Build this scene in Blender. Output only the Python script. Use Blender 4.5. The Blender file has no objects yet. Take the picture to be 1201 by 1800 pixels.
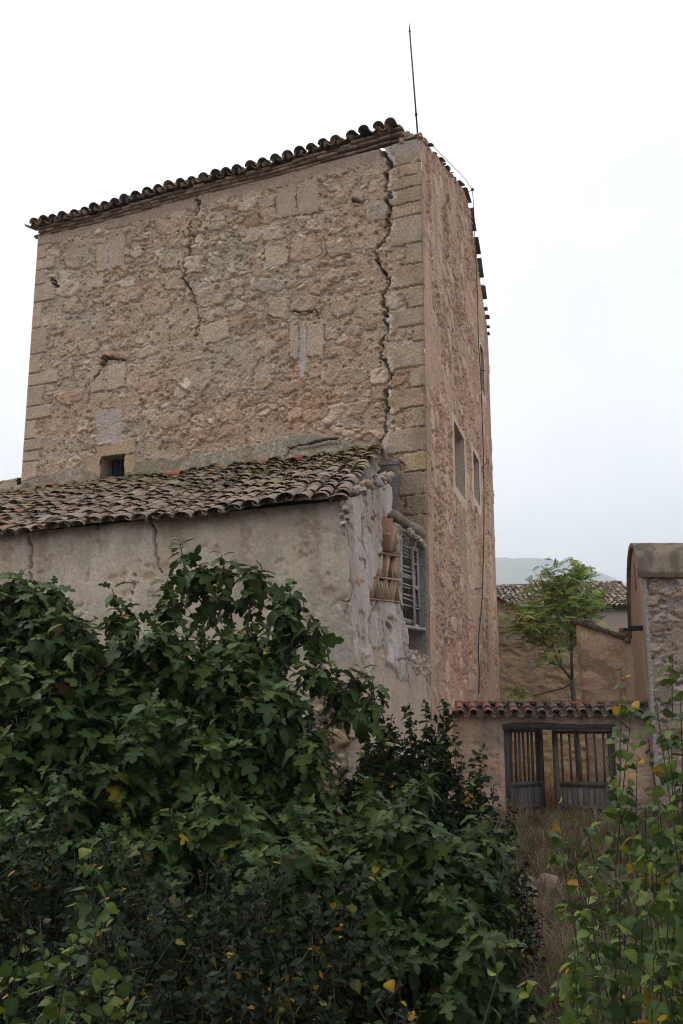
import bpy, math
import numpy as np
from mathutils import Vector

# ------------------------------------------------------------------ camera, world, sun, exposure
S = bpy.context.scene
F_PX = 1750.0
PITCH = math.atan(374 / 1750.0)
cam_d = bpy.data.cameras.new("camera")
cam = bpy.data.objects.new("camera", cam_d)
S.collection.objects.link(cam)
cam.location = (0, 0, 0)
cam.rotation_euler = (math.pi / 2 + PITCH, 0, 0)
cam_d.sensor_fit = 'VERTICAL'
cam_d.sensor_height = 36.0
cam_d.sensor_width = 24.0
cam_d.lens = 35.0
cam_d.clip_start = 0.05
cam_d.clip_end = 20000
S.camera = cam

SUN_EL, SUN_AZ = math.radians(48), math.radians(-72)      # azimuth from +y towards +x
w = bpy.data.worlds.new("World")
S.world = w
w.use_nodes = True
nt = w.node_tree
bg = nt.nodes['Background']
sky = nt.nodes.new('ShaderNodeTexSky')
sky.sky_type = 'NISHITA'
sky.sun_disc = False
sky.sun_elevation = SUN_EL
sky.sun_rotation = SUN_AZ
sky.dust_density = 6.0
sky.air_density = 1.2
sky.ozone_density = 1.0
hsv = nt.nodes.new('ShaderNodeHueSaturation')
hsv.inputs['Saturation'].default_value = 0.16
nt.links.new(sky.outputs[0], hsv.inputs['Color'])
# overcast: the veil of cloud evens the sky out
tcw = nt.nodes.new('ShaderNodeTexCoord')
nz = nt.nodes.new('ShaderNodeTexNoise')
nz.inputs['Scale'].default_value = 1.6
nz.inputs['Detail'].default_value = 3
nt.links.new(tcw.outputs['Generated'], nz.inputs['Vector'])
rmp = nt.nodes.new('ShaderNodeMapRange')
rmp.inputs['From Min'].default_value = 0.35
rmp.inputs['From Max'].default_value = 0.65
rmp.inputs['To Min'].default_value = 0.72
rmp.inputs['To Max'].default_value = 0.95
nt.links.new(nz.outputs[0], rmp.inputs['Value'])
cl = nt.nodes.new('ShaderNodeMix')
cl.data_type = 'RGBA'

nz2 = nt.nodes.new('ShaderNodeTexNoise')
nz2.inputs['Scale'].default_value = 1.3
nz2.inputs['Detail'].default_value = 5
nz2.inputs['Roughness'].default_value = .55
mpw = nt.nodes.new('ShaderNodeMapping')
mpw.inputs['Location'].default_value = (3.1, .4, 1.2)
nt.links.new(tcw.outputs['Generated'], mpw.inputs['Vector'])
nt.links.new(mpw.outputs[0], nz2.inputs['Vector'])
sx = nt.nodes.new('ShaderNodeSeparateXYZ')
nt.links.new(tcw.outputs['Generated'], sx.inputs[0])
ad = nt.nodes.new('ShaderNodeMath')
ad.operation = 'MULTIPLY_ADD'
ad.inputs[1].default_value = .55
nt.links.new(sx.outputs['X'], ad.inputs[0])
nt.links.new(nz2.outputs[0], ad.inputs[2])
rm2 = nt.nodes.new('ShaderNodeMapRange')
for k_, v_ in (('From Min', .42), ('From Max', .75), ('To Min', 0), ('To Max', 1)):
    rm2.inputs[k_].default_value = v_
nt.links.new(ad.outputs[0], rm2.inputs['Value'])
tone = nt.nodes.new('ShaderNodeMix')
tone.data_type = 'RGBA'
tone.inputs['A'].default_value = (7.9, 8.0, 8.15, 1)
tone.inputs['B'].default_value = (4.75, 5.1, 5.6, 1)
nt.links.new(rm2.outputs[0], tone.inputs['Factor'])
nt.links.new(tone.outputs['Result'], cl.inputs['B'])
nt.links.new(rmp.outputs[0], cl.inputs['Factor'])
nt.links.new(hsv.outputs[0], cl.inputs['A'])
nt.links.new(cl.outputs['Result'], bg.inputs['Color'])
bg.inputs['Strength'].default_value = 0.12

sd = bpy.data.lights.new("sun", 'SUN')
sd.energy = 0.6
sd.angle = math.radians(22)
sd.color = (1.0, 0.95, 0.88)
sun = bpy.data.objects.new("sun", sd)
S.collection.objects.link(sun)
sdir = Vector((math.sin(SUN_AZ) * math.cos(SUN_EL), math.cos(SUN_AZ) * math.cos(SUN_EL), math.sin(SUN_EL)))
sun.rotation_euler = sdir.to_track_quat('Z', 'Y').to_euler()
sun.location = (-30, 10, 40)

S.view_settings.view_transform = 'Standard'
S.view_settings.look = 'None'
S.view_settings.gamma = 1
S.view_settings.use_curve_mapping = False
S.view_settings.exposure = 0.60
try:
    S.cycles.max_bounces = 8
    S.cycles.diffuse_bounces = 4
    S.cycles.volume_bounces = 4
    S.cycles.use_denoising = True
    S.cycles.denoising_prefilter = 'NONE'
    S.cycles.filter_width = 1.05
except Exception:
    pass

# ------------------------------------------------------------------ geometry of the view
CP, SP = math.cos(PITCH), math.sin(PITCH)


def ray(px, py):
    a = px - 600.5
    b = 900 - py
    return np.array([a, F_PX * CP - b * SP, F_PX * SP + b * CP])


def proj(P):
    x, y, z = P[..., 0], P[..., 1], P[..., 2]
    d = y * CP + z * SP
    u = -y * SP + z * CP
    return 600.5 + F_PX * x / d, 900 - F_PX * u / d


def W(px, py, y):
    r = ray(px, py)
    return r * (y / r[1])


def onv(px, py, O, dr):
    """point where the sight line meets the vertical plane through O along dr: (s, z)"""
    r = ray(px, py)
    M = np.array([[dr[0], -r[0]], [dr[1], -r[1]]])
    s, t = np.linalg.solve(M, -np.asarray(O)[:2])
    return s, t * r[2]


AD = np.array([-math.sin(math.radians(65.3)), math.cos(math.radians(65.3))])   # along the long tower face
BD = np.array([math.sin(math.radians(15.0)), math.cos(math.radians(15.0))])    # along the side face
AN = np.array([AD[1] * -1, AD[0]])            # outward normal of long face
if AN[1] > 0:
    AN = -AN
BN = np.array([BD[1], -BD[0]])                # outward normal of side face
C2 = np.array([1.79588239, 20.3])
F2 = np.array([0.09143381, 13.93891131])
G2 = np.array([2.5, 23.0])
GD = np.array([1, -.03]) / np.hypot(1, .03)
GN = np.array([-.03, -1]) / np.hypot(1, .03)
GROUND0 = -2.2


def P3(O, d, n, u, z, h=0.0):
    u, z, h = np.broadcast_arrays(np.asarray(u, float), np.asarray(z, float), np.asarray(h, float))
    return np.stack([O[0] + u * d[0] + h * n[0], O[1] + u * d[1] + h * n[1], z], -1)


# ------------------------------------------------------------------ noise
def h2(ix, iy, seed):
    ix = ix.astype(np.int64).astype(np.uint32)
    iy = iy.astype(np.int64).astype(np.uint32)
    n = ix * np.uint32(374761393) + iy * np.uint32(668265263) + np.uint32((seed * 974711 + 12345) & 0xffffffff)
    n = (n ^ (n >> np.uint32(13))) * np.uint32(1274126177)
    n = n ^ (n >> np.uint32(16))
    n = (n * np.uint32(2246822519)) ^ (n >> np.uint32(11))
    return (n & np.uint32(0xffffff)).astype(float) / 0xffffff


def vn(x, y, seed=0):
    x = np.asarray(x, float)
    y = np.asarray(y, float)
    x, y = np.broadcast_arrays(x, y)
    ix, iy = np.floor(x), np.floor(y)
    fx, fy = x - ix, y - iy
    fx = fx * fx * (3 - 2 * fx)
    fy = fy * fy * (3 - 2 * fy)
    a, b = h2(ix, iy, seed), h2(ix + 1, iy, seed)
    c, d = h2(ix, iy + 1, seed), h2(ix + 1, iy + 1, seed)
    return (a * (1 - fx) + b * fx) * (1 - fy) + (c * (1 - fx) + d * fx) * fy


def fbm(x, y, seed=0, oct=4):
    s, a, t = 0, 1, 0
    for i in range(oct):
        s = s + a * vn(np.asarray(x) * 2 ** i + 17.3 * i, np.asarray(y) * 2 ** i - 9.1 * i, seed + i * 7)
        t += a
        a *= .55
    return s / t


def ss(a, b, x):
    t = np.clip((x - a) / (b - a), 0, 1)
    return t * t * (3 - 2 * t)


def vor(x, y, seed, jit=.85):
    ix, iy = np.floor(x), np.floor(y)
    f1 = np.full(x.shape, 9.)
    f2 = np.full(x.shape, 9.)
    cx = np.zeros(x.shape)
    cy = np.zeros(x.shape)
    for dx in (-1, 0, 1):
        for dy in (-1, 0, 1):
            jx, jy = ix + dx, iy + dy
            px = jx + .5 + (h2(jx, jy, seed) - .5) * jit
            py = jy + .5 + (h2(jx, jy, seed + 1) - .5) * jit
            d = np.hypot(px - x, py - y)
            m = d < f1
            f2 = np.where(m, f1, np.minimum(f2, d))
            cx = np.where(m, jx, cx)
            cy = np.where(m, jy, cy)
            f1 = np.where(m, d, f1)
    return f2 - f1, h2(cx, cy, seed + 2), h2(cx, cy, seed + 3), h2(cx, cy, seed + 4)


def inpoly(px, py, poly):
    ins = np.zeros(px.shape, bool)
    n = len(poly)
    for i in range(n):
        x0, y0 = poly[i]
        x1, y1 = poly[(i + 1) % n]
        if y0 == y1:
            continue
        c = ((y0 > py) != (y1 > py)) & (px < (x1 - x0) * (py - y0) / (y1 - y0) + x0)
        ins ^= c
    return ins


def dpoly(px, py, pts, closed=False):
    """distance in the plane of (px,py) to a polyline, and the position 0..1 along it"""
    best = np.full(px.shape, 1e9)
    tt = np.zeros(px.shape)
    pts = list(pts) + ([pts[0]] if closed else [])
    n = len(pts) - 1
    for i in range(n):
        x0, y0 = pts[i][:2]
        x1, y1 = pts[i + 1][:2]
        l2 = (x1 - x0) ** 2 + (y1 - y0) ** 2 + 1e-9
        t = np.clip(((px - x0) * (x1 - x0) + (py - y0) * (y1 - y0)) / l2, 0, 1)
        d = np.hypot(px - x0 - t * (x1 - x0), py - y0 - t * (y1 - y0))
        m = d < best
        best = np.where(m, d, best)
        tt = np.where(m, (i + t) / n, tt)
    return best, tt


def lin(r, g, b, k=1.0):
    c = np.array([r, g, b]) / 255.0
    v = np.where(c <= .04045, c / 12.92, ((c + .055) / 1.055) ** 2.4) * k
    return v


def mixc(a, b, t):
    t = np.asarray(t)[..., None]
    return a * (1 - t) + b * t


# ------------------------------------------------------------------ objects
OFF = {}


def tag(o, label=None, cat=None, group=None, kind=None):
    if label:
        o['label'] = label
    if cat:
        o['category'] = cat
    if group:
        o['group'] = group
    if kind:
        o['kind'] = kind
    return o


def thing(name, label, cat, loc, group=None):
    o = bpy.data.objects.new(name, None)
    S.collection.objects.link(o)
    o.location = tuple(loc)
    o.empty_display_size = .2
    OFF[o] = np.array(loc, float)
    return tag(o, label, cat, group)


def link(o, parent, off):
    S.collection.objects.link(o)
    OFF[o] = off
    if parent is not None:
        o.parent = parent


def mesh(name, V, Fs, mat, parent=None, col=None, smooth=False, base=None):
    """V (n,3) in world space; Fs a list of (m,k) index arrays"""
    V = np.asarray(V, float).reshape(-1, 3)
    if not isinstance(Fs, list):
        Fs = [Fs]
    Fs = [np.asarray(f, np.int64) for f in Fs if len(f)]
    off = OFF[parent] if parent is not None else (np.array(base, float) if base is not None else np.zeros(3))
    me = bpy.data.meshes.new(name)
    me.vertices.add(len(V))
    me.vertices.foreach_set('co', (V - off).astype(np.float32).ravel())
    nl = sum(f.size for f in Fs)
    npol = sum(len(f) for f in Fs)
    me.loops.add(nl)
    me.loops.foreach_set('vertex_index', np.concatenate([f.ravel() for f in Fs]).astype(np.int32))
    me.polygons.add(npol)
    tot = np.concatenate([np.full(len(f), f.shape[1]) for f in Fs])
    st = np.concatenate([[0], np.cumsum(tot)[:-1]])
    me.polygons.foreach_set('loop_start', st.astype(np.int32))
    me.update(calc_edges=True)
    if smooth:
        me.polygons.foreach_set('use_smooth', np.ones(npol, bool))
    if col is not None:
        col = np.asarray(col, float)
        if col.ndim == 1:
            col = np.tile(col, (len(V), 1))
        at = me.color_attributes.new('Col', 'FLOAT_COLOR', 'POINT')
        if mat is not None and mat.name in ('stone', 'dressed_stone', 'plaster', 'roof_tile', 'mossy_roof_tile', 'coping_tile', 'brick'):
            g = col @ np.array([.3, .55, .15])
            col = g[:, None] + (col - g[:, None]) * .90
        c4 = np.ones((len(V), 4), np.float32)
        c4[:, :3] = np.clip(col, 0.002, .95)
        at.data.foreach_set('color', c4.ravel())
    me.validate()
    if mat is not None:
        me.materials.append(mat)
    o = bpy.data.objects.new(name, me)
    if parent is None:
        o.location = tuple(off)
    link(o, parent, off)
    return o


class MB:
    """collects boxes, tubes, sheets and rocks into one mesh"""

    def __init__(s):
        s.v, s.f, s.c, s.n = [], {}, [], 0

    def add(s, V, Fs, col=(.5, .5, .5)):
        V = np.asarray(V, float).reshape(-1, 3)
        if not isinstance(Fs, list):
            Fs = [Fs]
        for f in Fs:
            f = np.asarray(f, np.int64)
            if len(f):
                s.f.setdefault(f.shape[1], []).append(f + s.n)
        s.v.append(V)
        col = np.asarray(col, float)
        s.c.append(np.tile(col, (len(V), 1)) if col.ndim == 1 else col)
        s.n += len(V)
        return s

    def box(s, o, ax, ay, az, col=(.5, .5, .5), jit=0, rng=None):
        """box from corner o spanned by three edge vectors"""
        o, ax, ay, az = [np.asarray(q, float) for q in (o, ax, ay, az)]
        V = np.array([o + i * ax + j * ay + k * az for k in (0, 1) for j in (0, 1) for i in (0, 1)])
        if jit and rng is not None:
            V = V + rng.normal(0, jit, V.shape)
        Fq = np.array([[0, 2, 3, 1], [4, 5, 7, 6], [0, 1, 5, 4], [2, 6, 7, 3], [0, 4, 6, 2], [1, 3, 7, 5]])
        # keep the faces pointing outwards for either handedness
        if np.dot(np.cross(ax, ay), az) < 0:
            Fq = Fq[:, ::-1]
        return s.add(V, Fq, col)

    def tube(s, pts, r, col=(.5, .5, .5), n=6):
        pts = np.asarray(pts, float)
        r = np.broadcast_to(np.asarray(r, float), (len(pts),))
        d = np.gradient(pts, axis=0)
        d /= np.linalg.norm(d, axis=1)[:, None] + 1e-9
        ref = np.where(np.abs(d[:, 2:3]) > .9, np.array([[1., 0, 0]]), np.array([[0, 0, 1.]]))
        e1 = np.cross(d, ref)
        e1 /= np.linalg.norm(e1, axis=1)[:, None] + 1e-9
        e2 = np.cross(d, e1)
        an = np.arange(n) * 2 * math.pi / n
        V = pts[:, None, :] + r[:, None, None] * (np.cos(an)[None, :, None] * e1[:, None, :] + np.sin(an)[None, :, None] * e2[:, None, :])
        m = len(pts)
        i = np.arange(m - 1)[:, None] * n
        j = np.arange(n)[None, :]
        jn = (j + 1) % n
        Fq = np.stack([i + j, i + jn, i + n + jn, i + n + j], -1).reshape(-1, 4)
        caps = [np.arange(n)[None, ::-1], (np.arange(n) + (m - 1) * n)[None, :]]
        fs = [Fq] + [c for c in caps]
        V = V.reshape(-1, 3)
        c = np.asarray(col, float)
        if c.ndim == 2:
            c = np.repeat(c, n, axis=0)
        return s.add(V, fs, c)

    def rock(s, p, r, rng, col, sub=1, rough=.35):
        V, Fq = ICO[sub]
        sc = np.asarray(r, float) * np.ones(3)
        q = V * (1 + rng.normal(0, rough * .35, (len(V), 1)))
        k = rng.normal(size=3)
        k /= np.linalg.norm(k)
        q = q - np.clip(q @ k - .45, 0, 9)[:, None] * k * .9      # a flat broken face
        k = rng.normal(size=3)
        k /= np.linalg.norm(k)
        q = q - np.clip(q @ k - .5, 0, 9)[:, None] * k * .8
        a = rng.uniform(0, 6.28)
        R = np.array([[math.cos(a), -math.sin(a), 0], [math.sin(a), math.cos(a), 0], [0, 0, 1]])
        return s.add((q * sc) @ R.T + np.asarray(p), Fq, np.asarray(col) * rng.uniform(.85, 1.12))

    def build(s, name, mat, parent=None, smooth=False, base=None):
        V = np.concatenate(s.v)
        Cc = np.concatenate(s.c)
        return mesh(name, V, [np.concatenate(f) for f in s.f.values()], mat, parent, Cc, smooth, base)


def ico(sub):
    t = (1 + 5 ** .5) / 2
    V = [(-1, t, 0), (1, t, 0), (-1, -t, 0), (1, -t, 0), (0, -1, t), (0, 1, t), (0, -1, -t), (0, 1, -t), (t, 0, -1), (t, 0, 1), (-t, 0, -1), (-t, 0, 1)]
    Fq = [(0, 11, 5), (0, 5, 1), (0, 1, 7), (0, 7, 10), (0, 10, 11), (1, 5, 9), (5, 11, 4), (11, 10, 2), (10, 7, 6), (7, 1, 8), (3, 9, 4), (3, 4, 2), (3, 2, 6), (3, 6, 8), (3, 8, 9), (4, 9, 5), (2, 4, 11), (6, 2, 10), (8, 6, 7), (9, 8, 1)]
    V = [np.array(v) / np.linalg.norm(v) for v in V]
    for _ in range(sub):
        cache, nf = {}, []

        def mid(a, b):
            k = (min(a, b), max(a, b))
            if k not in cache:
                m = V[a] + V[b]
                V.append(m / np.linalg.norm(m))
                cache[k] = len(V) - 1
            return cache[k]
        for a, b, c in Fq:
            ab, bc, ca = mid(a, b), mid(b, c), mid(c, a)
            nf += [(a, ab, ca), (b, bc, ab), (c, ca, bc), (ab, bc, ca)]
        Fq = nf
    return np.array(V), np.array(Fq)


ICO = {0: ico(0), 1: ico(1), 2: ico(2)}


def instances(TV, TF, M, T, col, tshade=None):
    """copies of a small template: M (n,3,3) columns = axes, T (n,3), col (n,3)"""
    n, k = len(T), len(TV)
    V = np.einsum('nij,kj->nki', M, TV) + T[:, None, :]
    Fs = [(f[None] + (np.arange(n) * k)[:, None, None]).reshape(-1, f.shape[1]) for f in TF]
    c = np.repeat(col, k, axis=0).reshape(n, k, 3)
    if tshade is not None:
        c = c * tshade[None, :, None] if tshade.ndim == 1 else c * tshade[None]
    return V.reshape(-1, 3), Fs, c.reshape(-1, 3)


def gridfaces(nu, nv, keep=None, flip=False):
    i = np.arange(nu - 1)[:, None]
    j = np.arange(nv - 1)[None, :]
    a = i * nv + j
    q = np.stack([a, a + nv, a + nv + 1, a + 1], -1)
    if flip:
        q = q[..., ::-1]
    q = q.reshape(-1, 4)
    if keep is not None:
        q = q[keep.reshape(-1)]
    return q


def thicken(V, Fq, off, col=None, ecol=None):
    """closed slab from a sheet: back side shifted by off, rim stitched"""
    n = len(V)
    e = np.concatenate([Fq[:, [0, 1]], Fq[:, [1, 2]], Fq[:, [2, 3]], Fq[:, [3, 0]]])
    key = np.sort(e, 1)
    _, idx, cnt = np.unique(key[:, 0] * (n + 1) + key[:, 1], return_index=True, return_counts=True)
    be = e[idx[cnt == 1]]
    used = np.unique(be)
    V2 = np.concatenate([V, V + off, V[used], (V + off)[used]])
    mp = np.zeros(n, int)
    mp[used] = np.arange(len(used))
    a = 2 * n + mp[be[:, 0]]
    b = 2 * n + mp[be[:, 1]]
    m = len(used)
    rim = np.stack([b, a, a + m, b + m], 1)
    F2_ = np.concatenate([Fq, Fq[:, ::-1] + n, rim])
    if col is None:
        return V2, F2_, None
    c = np.concatenate([col, col, np.tile(ecol, (2 * m, 1)) * (.8 + .4 * np.random.default_rng(3).random((2 * m, 1)))])
    return V2, F2_, c


# ------------------------------------------------------------------ materials
def nmat(name, rough=.95, var=.25, vscale=30., bumps=((60., .5, .01),), spec=.2, trans=0., back=None, metallic=0., coat=None, pits=0., lich=None, streak=0.):
    m = bpy.data.materials.new(name)
    m.use_nodes = True
    t = m.node_tree
    N, L = t.nodes, t.links
    bs = N['Principled BSDF']
    out = N['Material Output']
    bs.inputs['Roughness'].default_value = rough
    bs.inputs['Specular IOR Level'].default_value = spec
    bs.inputs['Metallic'].default_value = metallic
    at = N.new('ShaderNodeAttribute')
    at.attribute_name = 'Col'
    tc = N.new('ShaderNodeTexCoord')
    colr = at.outputs['Color']

    def noise(scale, det=5, rgh=.6, vec=None):
        q = N.new('ShaderNodeTexNoise')
        q.inputs['Scale'].default_value = scale
        q.inputs['Detail'].default_value = det
        q.inputs['Roughness'].default_value = rgh
        L.new(vec if vec is not None else tc.outputs['Object'], q.inputs['Vector'])
        return q.outputs[0]

    def mrange(x, a, b, c, d):
        q = N.new('ShaderNodeMapRange')
        for nme, v in (('From Min', a), ('From Max', b), ('To Min', c), ('To Max', d)):
            q.inputs[nme].default_value = v
        L.new(x, q.inputs['Value'])
        return q.outputs[0]

    def mult(c, fac):
        q = N.new('ShaderNodeVectorMath')
        q.operation = 'SCALE'
        L.new(c, q.inputs[0])
        L.new(fac, q.inputs['Scale'])
        return q.outputs[0]
    if var:
        colr = mult(colr, mrange(noise(vscale), .25, .75, 1 - var, 1 + var))
    if streak:
        mp = N.new('ShaderNodeMapping')
        mp.inputs['Scale'].default_value = (1, 1, .12)
        L.new(tc.outputs['Object'], mp.inputs['Vector'])
        colr = mult(colr, mrange(noise(9., vec=mp.outputs[0]), .3, .7, 1 - streak, 1 + streak))
    if pits:
        v = N.new('ShaderNodeTexVoronoi')
        v.inputs['Scale'].default_value = 38.
        L.new(tc.outputs['Object'], v.inputs['Vector'])
        k = mrange(v.outputs['Distance'], .05, .22, 1 - pits, 1)
        colr = mult(colr, k)
    if lich is not None:
        for sc, lo, hi, c in lich:
            f = mrange(noise(sc, 6, .7), lo, hi, 0, 1)
            q = N.new('ShaderNodeMix')
            q.data_type = 'RGBA'
            q.inputs['B'].default_value = (*c, 1)
            L.new(f, q.inputs['Factor'])
            L.new(colr, q.inputs['A'])
            colr = q.outputs['Result']
    if back is not None:
        g = N.new('ShaderNodeNewGeometry')
        q = N.new('ShaderNodeMix')
        q.data_type = 'RGBA'
        L.new(g.outputs['Backfacing'], q.inputs['Factor'])
        L.new(colr, q.inputs['A'])
        q2 = N.new('ShaderNodeMix')
        q2.data_type = 'RGBA'
        q2.blend_type = 'ADD'
        q2.inputs['Factor'].default_value = 1
        q2.inputs['B'].default_value = (*back, 1)
        L.new(colr, q2.inputs['A'])
        L.new(q2.outputs['Result'], q.inputs['B'])
        colr = q.outputs['Result']
    L.new(colr, bs.inputs['Base Color'])
    prev = None
    for sc, st, dist in bumps:
        b = N.new('ShaderNodeBump')
        b.inputs['Strength'].default_value = st
        b.inputs['Distance'].default_value = dist
        L.new(noise(sc, 6, .65), b.inputs['Height'])
        if prev is not None:
            L.new(prev, b.inputs['Normal'])
        prev = b.outputs[0]
    if prev is not None:
        L.new(prev, bs.inputs['Normal'])
    if trans:
        tr = N.new('ShaderNodeBsdfTranslucent')
        L.new(colr, tr.inputs['Color'])
        mx = N.new('ShaderNodeMixShader')
        mx.inputs[0].default_value = trans
        L.new(bs.outputs[0], mx.inputs[1])
        L.new(tr.outputs[0], mx.inputs[2])
        L.new(mx.outputs[0], out.inputs['Surface'])
    return m


M_STONE = nmat('stone', var=.38, vscale=24., bumps=((14., .7, .05), (55., .8, .02)), pits=.25)
M_DRESSED = nmat('dressed_stone', var=.2, vscale=40., bumps=((60., .6, .01),), pits=.25)
M_PLASTER = nmat('plaster', var=.22, vscale=20., bumps=((30., .45, .012), (95., .6, .008)), pits=.22)
M_TILE = nmat('roof_tile', var=.35, vscale=14., bumps=((40., .5, .01),), lich=((16., .60, .70, tuple(lin(165, 160, 150))), (7., .58, .72, tuple(lin(62, 58, 52)))))
M_TILE_MOSS = nmat('mossy_roof_tile', var=.35, vscale=14., bumps=((40., .5, .01),), lich=((24., .60, .68, tuple(lin(190, 184, 178))),))
M_TILE_CLEAN = nmat('coping_tile', var=.3, vscale=16., bumps=((40., .5, .01),), lich=((9., .56, .70, tuple(lin(70, 64, 58))), (30., .64, .71, tuple(lin(170, 165, 155)))))
M_BRICK = nmat('brick', var=.25, vscale=20., bumps=((60., .5, .01),))
M_WOOD = nmat('weathered_wood', rough=.85, var=.3, vscale=22., bumps=((70., .6, .008),), streak=.35)
M_METAL = nmat('dark_metal', rough=.6, var=.1, bumps=(), spec=.4)
M_GLASS = nmat('dark_void', rough=.5, var=0, bumps=(), spec=.2)
M_LEAF = nmat('leaf', rough=.5, var=.25, vscale=11., bumps=(), spec=.24, trans=.18, back=(.022, .03, .014))
M_LEAF_DULL = nmat('dull_leaf', rough=.6, var=.25, vscale=9., bumps=(), spec=.16, trans=.12, back=(.012, .014, .010))
M_BARK = nmat('bark', rough=.9, var=.3, vscale=30., bumps=((50., .6, .008),))
M_GRASS = nmat('grass', rough=.8, var=.25, vscale=2.5, bumps=(), trans=.15)
M_SOIL = nmat('soil', var=.35, vscale=4., bumps=((20., .8, .04),))
M_HILL = nmat('hill', var=.4, vscale=.02, bumps=())
KA = 1.50     # photographed tone -> albedo under this sky


def mix_mortar(u, v, seed, mortar, palette, sx=.44, sy=.29, bury=.55, amp=1.0):
    """rubble masonry: height (m) and colour"""
    wu = u + .16 * (fbm(u * 2.3, v * 2.3, seed + 50, 3) - .5) + .05 * (fbm(u * 9, v * 9, seed + 51, 2) - .5)
    wv = v + .14 * (fbm(u * 2.3 + 40, v * 2.3, seed + 52, 3) - .5) + .05 * (fbm(u * 9 + 9, v * 9, seed + 53, 2) - .5)
    d1, r1, r2, r3 = vor(wu / sx, wv / sy, seed)
    d2, q1, q2, q3 = vor(wu / (sx * .46), wv / (sy * .42), seed + 10)
    d3, p1, p2, p3 = vor(wu / (sx * .2), wv / (sy * .22), seed + 20)
    big = r1 < .42
    n1 = fbm(u * .9, v * 1.1, seed + 60, 4)
    n2 = fbm(u * 3.1, v * 3.4, seed + 61, 4)
    bur = ss(bury - .07, bury + .10, n1 * .55 + n2 * .45)              # mortar smeared over the stones
    e1 = ss(.05, .22, d1) * big
    small = (q1 < .66) & ~(big & (d1 > .04))
    e2 = ss(.06, .30, d2) * small
    e3 = ss(.08, .4, d3) * (p1 < .5) * (1 - (e1 > 0)) * (1 - (e2 > 0))
    bk = 1 - .78 * bur
    h = e1 * (.025 + .055 * r2) * bk + e2 * (.02 + .05 * q2) * bk + e3 * .018 * bk
    rough = fbm(u * 13, v * 13, seed + 70, 4) - .5
    rough2 = fbm(u * 30, v * 30, seed + 71, 2) - .5
    h = h + rough * .034 + rough2 * .02
    rid = np.abs(fbm(u * 5, v * 6.5, seed + 72, 3) - .5)
    h = h - .020 * (1 - ss(0, .014, rid)) * ss(.5, .6, n2)               # gaps and pits in the bedding
    pit = fbm(u * 8, v * 11, seed + 73, 3)
    h = h - .05 * ss(.64, .74, pit)
    pal = np.array(palette)
    cs1 = pal[(r3 * .999 * len(pal)).astype(int)] * (.85 + .3 * r2)[..., None]
    cs2 = pal[(q3 * .999 * len(pal)).astype(int)] * (.82 + .36 * q2)[..., None]
    cs3 = pal[(p3 * .999 * len(pal)).astype(int)] * (.8 + .4 * p2)[..., None]
    mo = np.array(mortar)[None, :] if np.ndim(mortar) == 1 else mortar
    col = np.broadcast_to(mo, u.shape + (3,)) * (.8 + .4 * fbm(u * 4, v * 4, seed + 80, 4))[..., None]
    col = mixc(col, cs3, e3 * (1 - .7 * bur))
    col = mixc(col, cs2, e2 * (1 - .75 * bur))
    col = mixc(col, cs1, e1 * (1 - .7 * bur))
    col = col * (.9 + .2 * vn(u * 45, v * 45, seed + 81))[..., None]
    return h * amp, col


def shape2(f, u, *a, **k):
    """run a field function on any shape"""
    return f(u, *a, **k)


# ------------------------------------------------------------------ the tower
def A_px(px, py):
    return onv(px, py, C2, AD)


def B_px(px, py):
    return onv(px, py, C2, BD)


def axis(a, b, step, *cuts):
    cs = sorted([a, b] + [c for c in cuts if a < c < b])
    out = []
    for i in range(len(cs) - 1):
        n = max(1, int(round((cs[i + 1] - cs[i]) / step)))
        out += list(np.linspace(cs[i], cs[i + 1], n, endpoint=False))
    return np.array(out + [cs[-1]])


tower = thing('stone_tower', 'tall square rubble stone tower with a long vertical crack beside its corner stones', 'tower', (C2[0], C2[1], -2.5))
ZA = 13.0
LEN_A, LEN_B = 11.06, 12.76
palA = [lin(170, 150, 130, KA), lin(160, 141, 121, KA), lin(180, 164, 146, KA), lin(154, 130, 110, KA), lin(164, 146, 128, KA), lin(190, 178, 164, KA), lin(154, 128, 104, KA), lin(166, 144, 120, KA)]
palA = [.8 * q + .2 * lin(160, 139, 118, KA) for q in palA]
HA = (7.80, 8.52, 5.93, 6.50)          # small barred window in the long face


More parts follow.
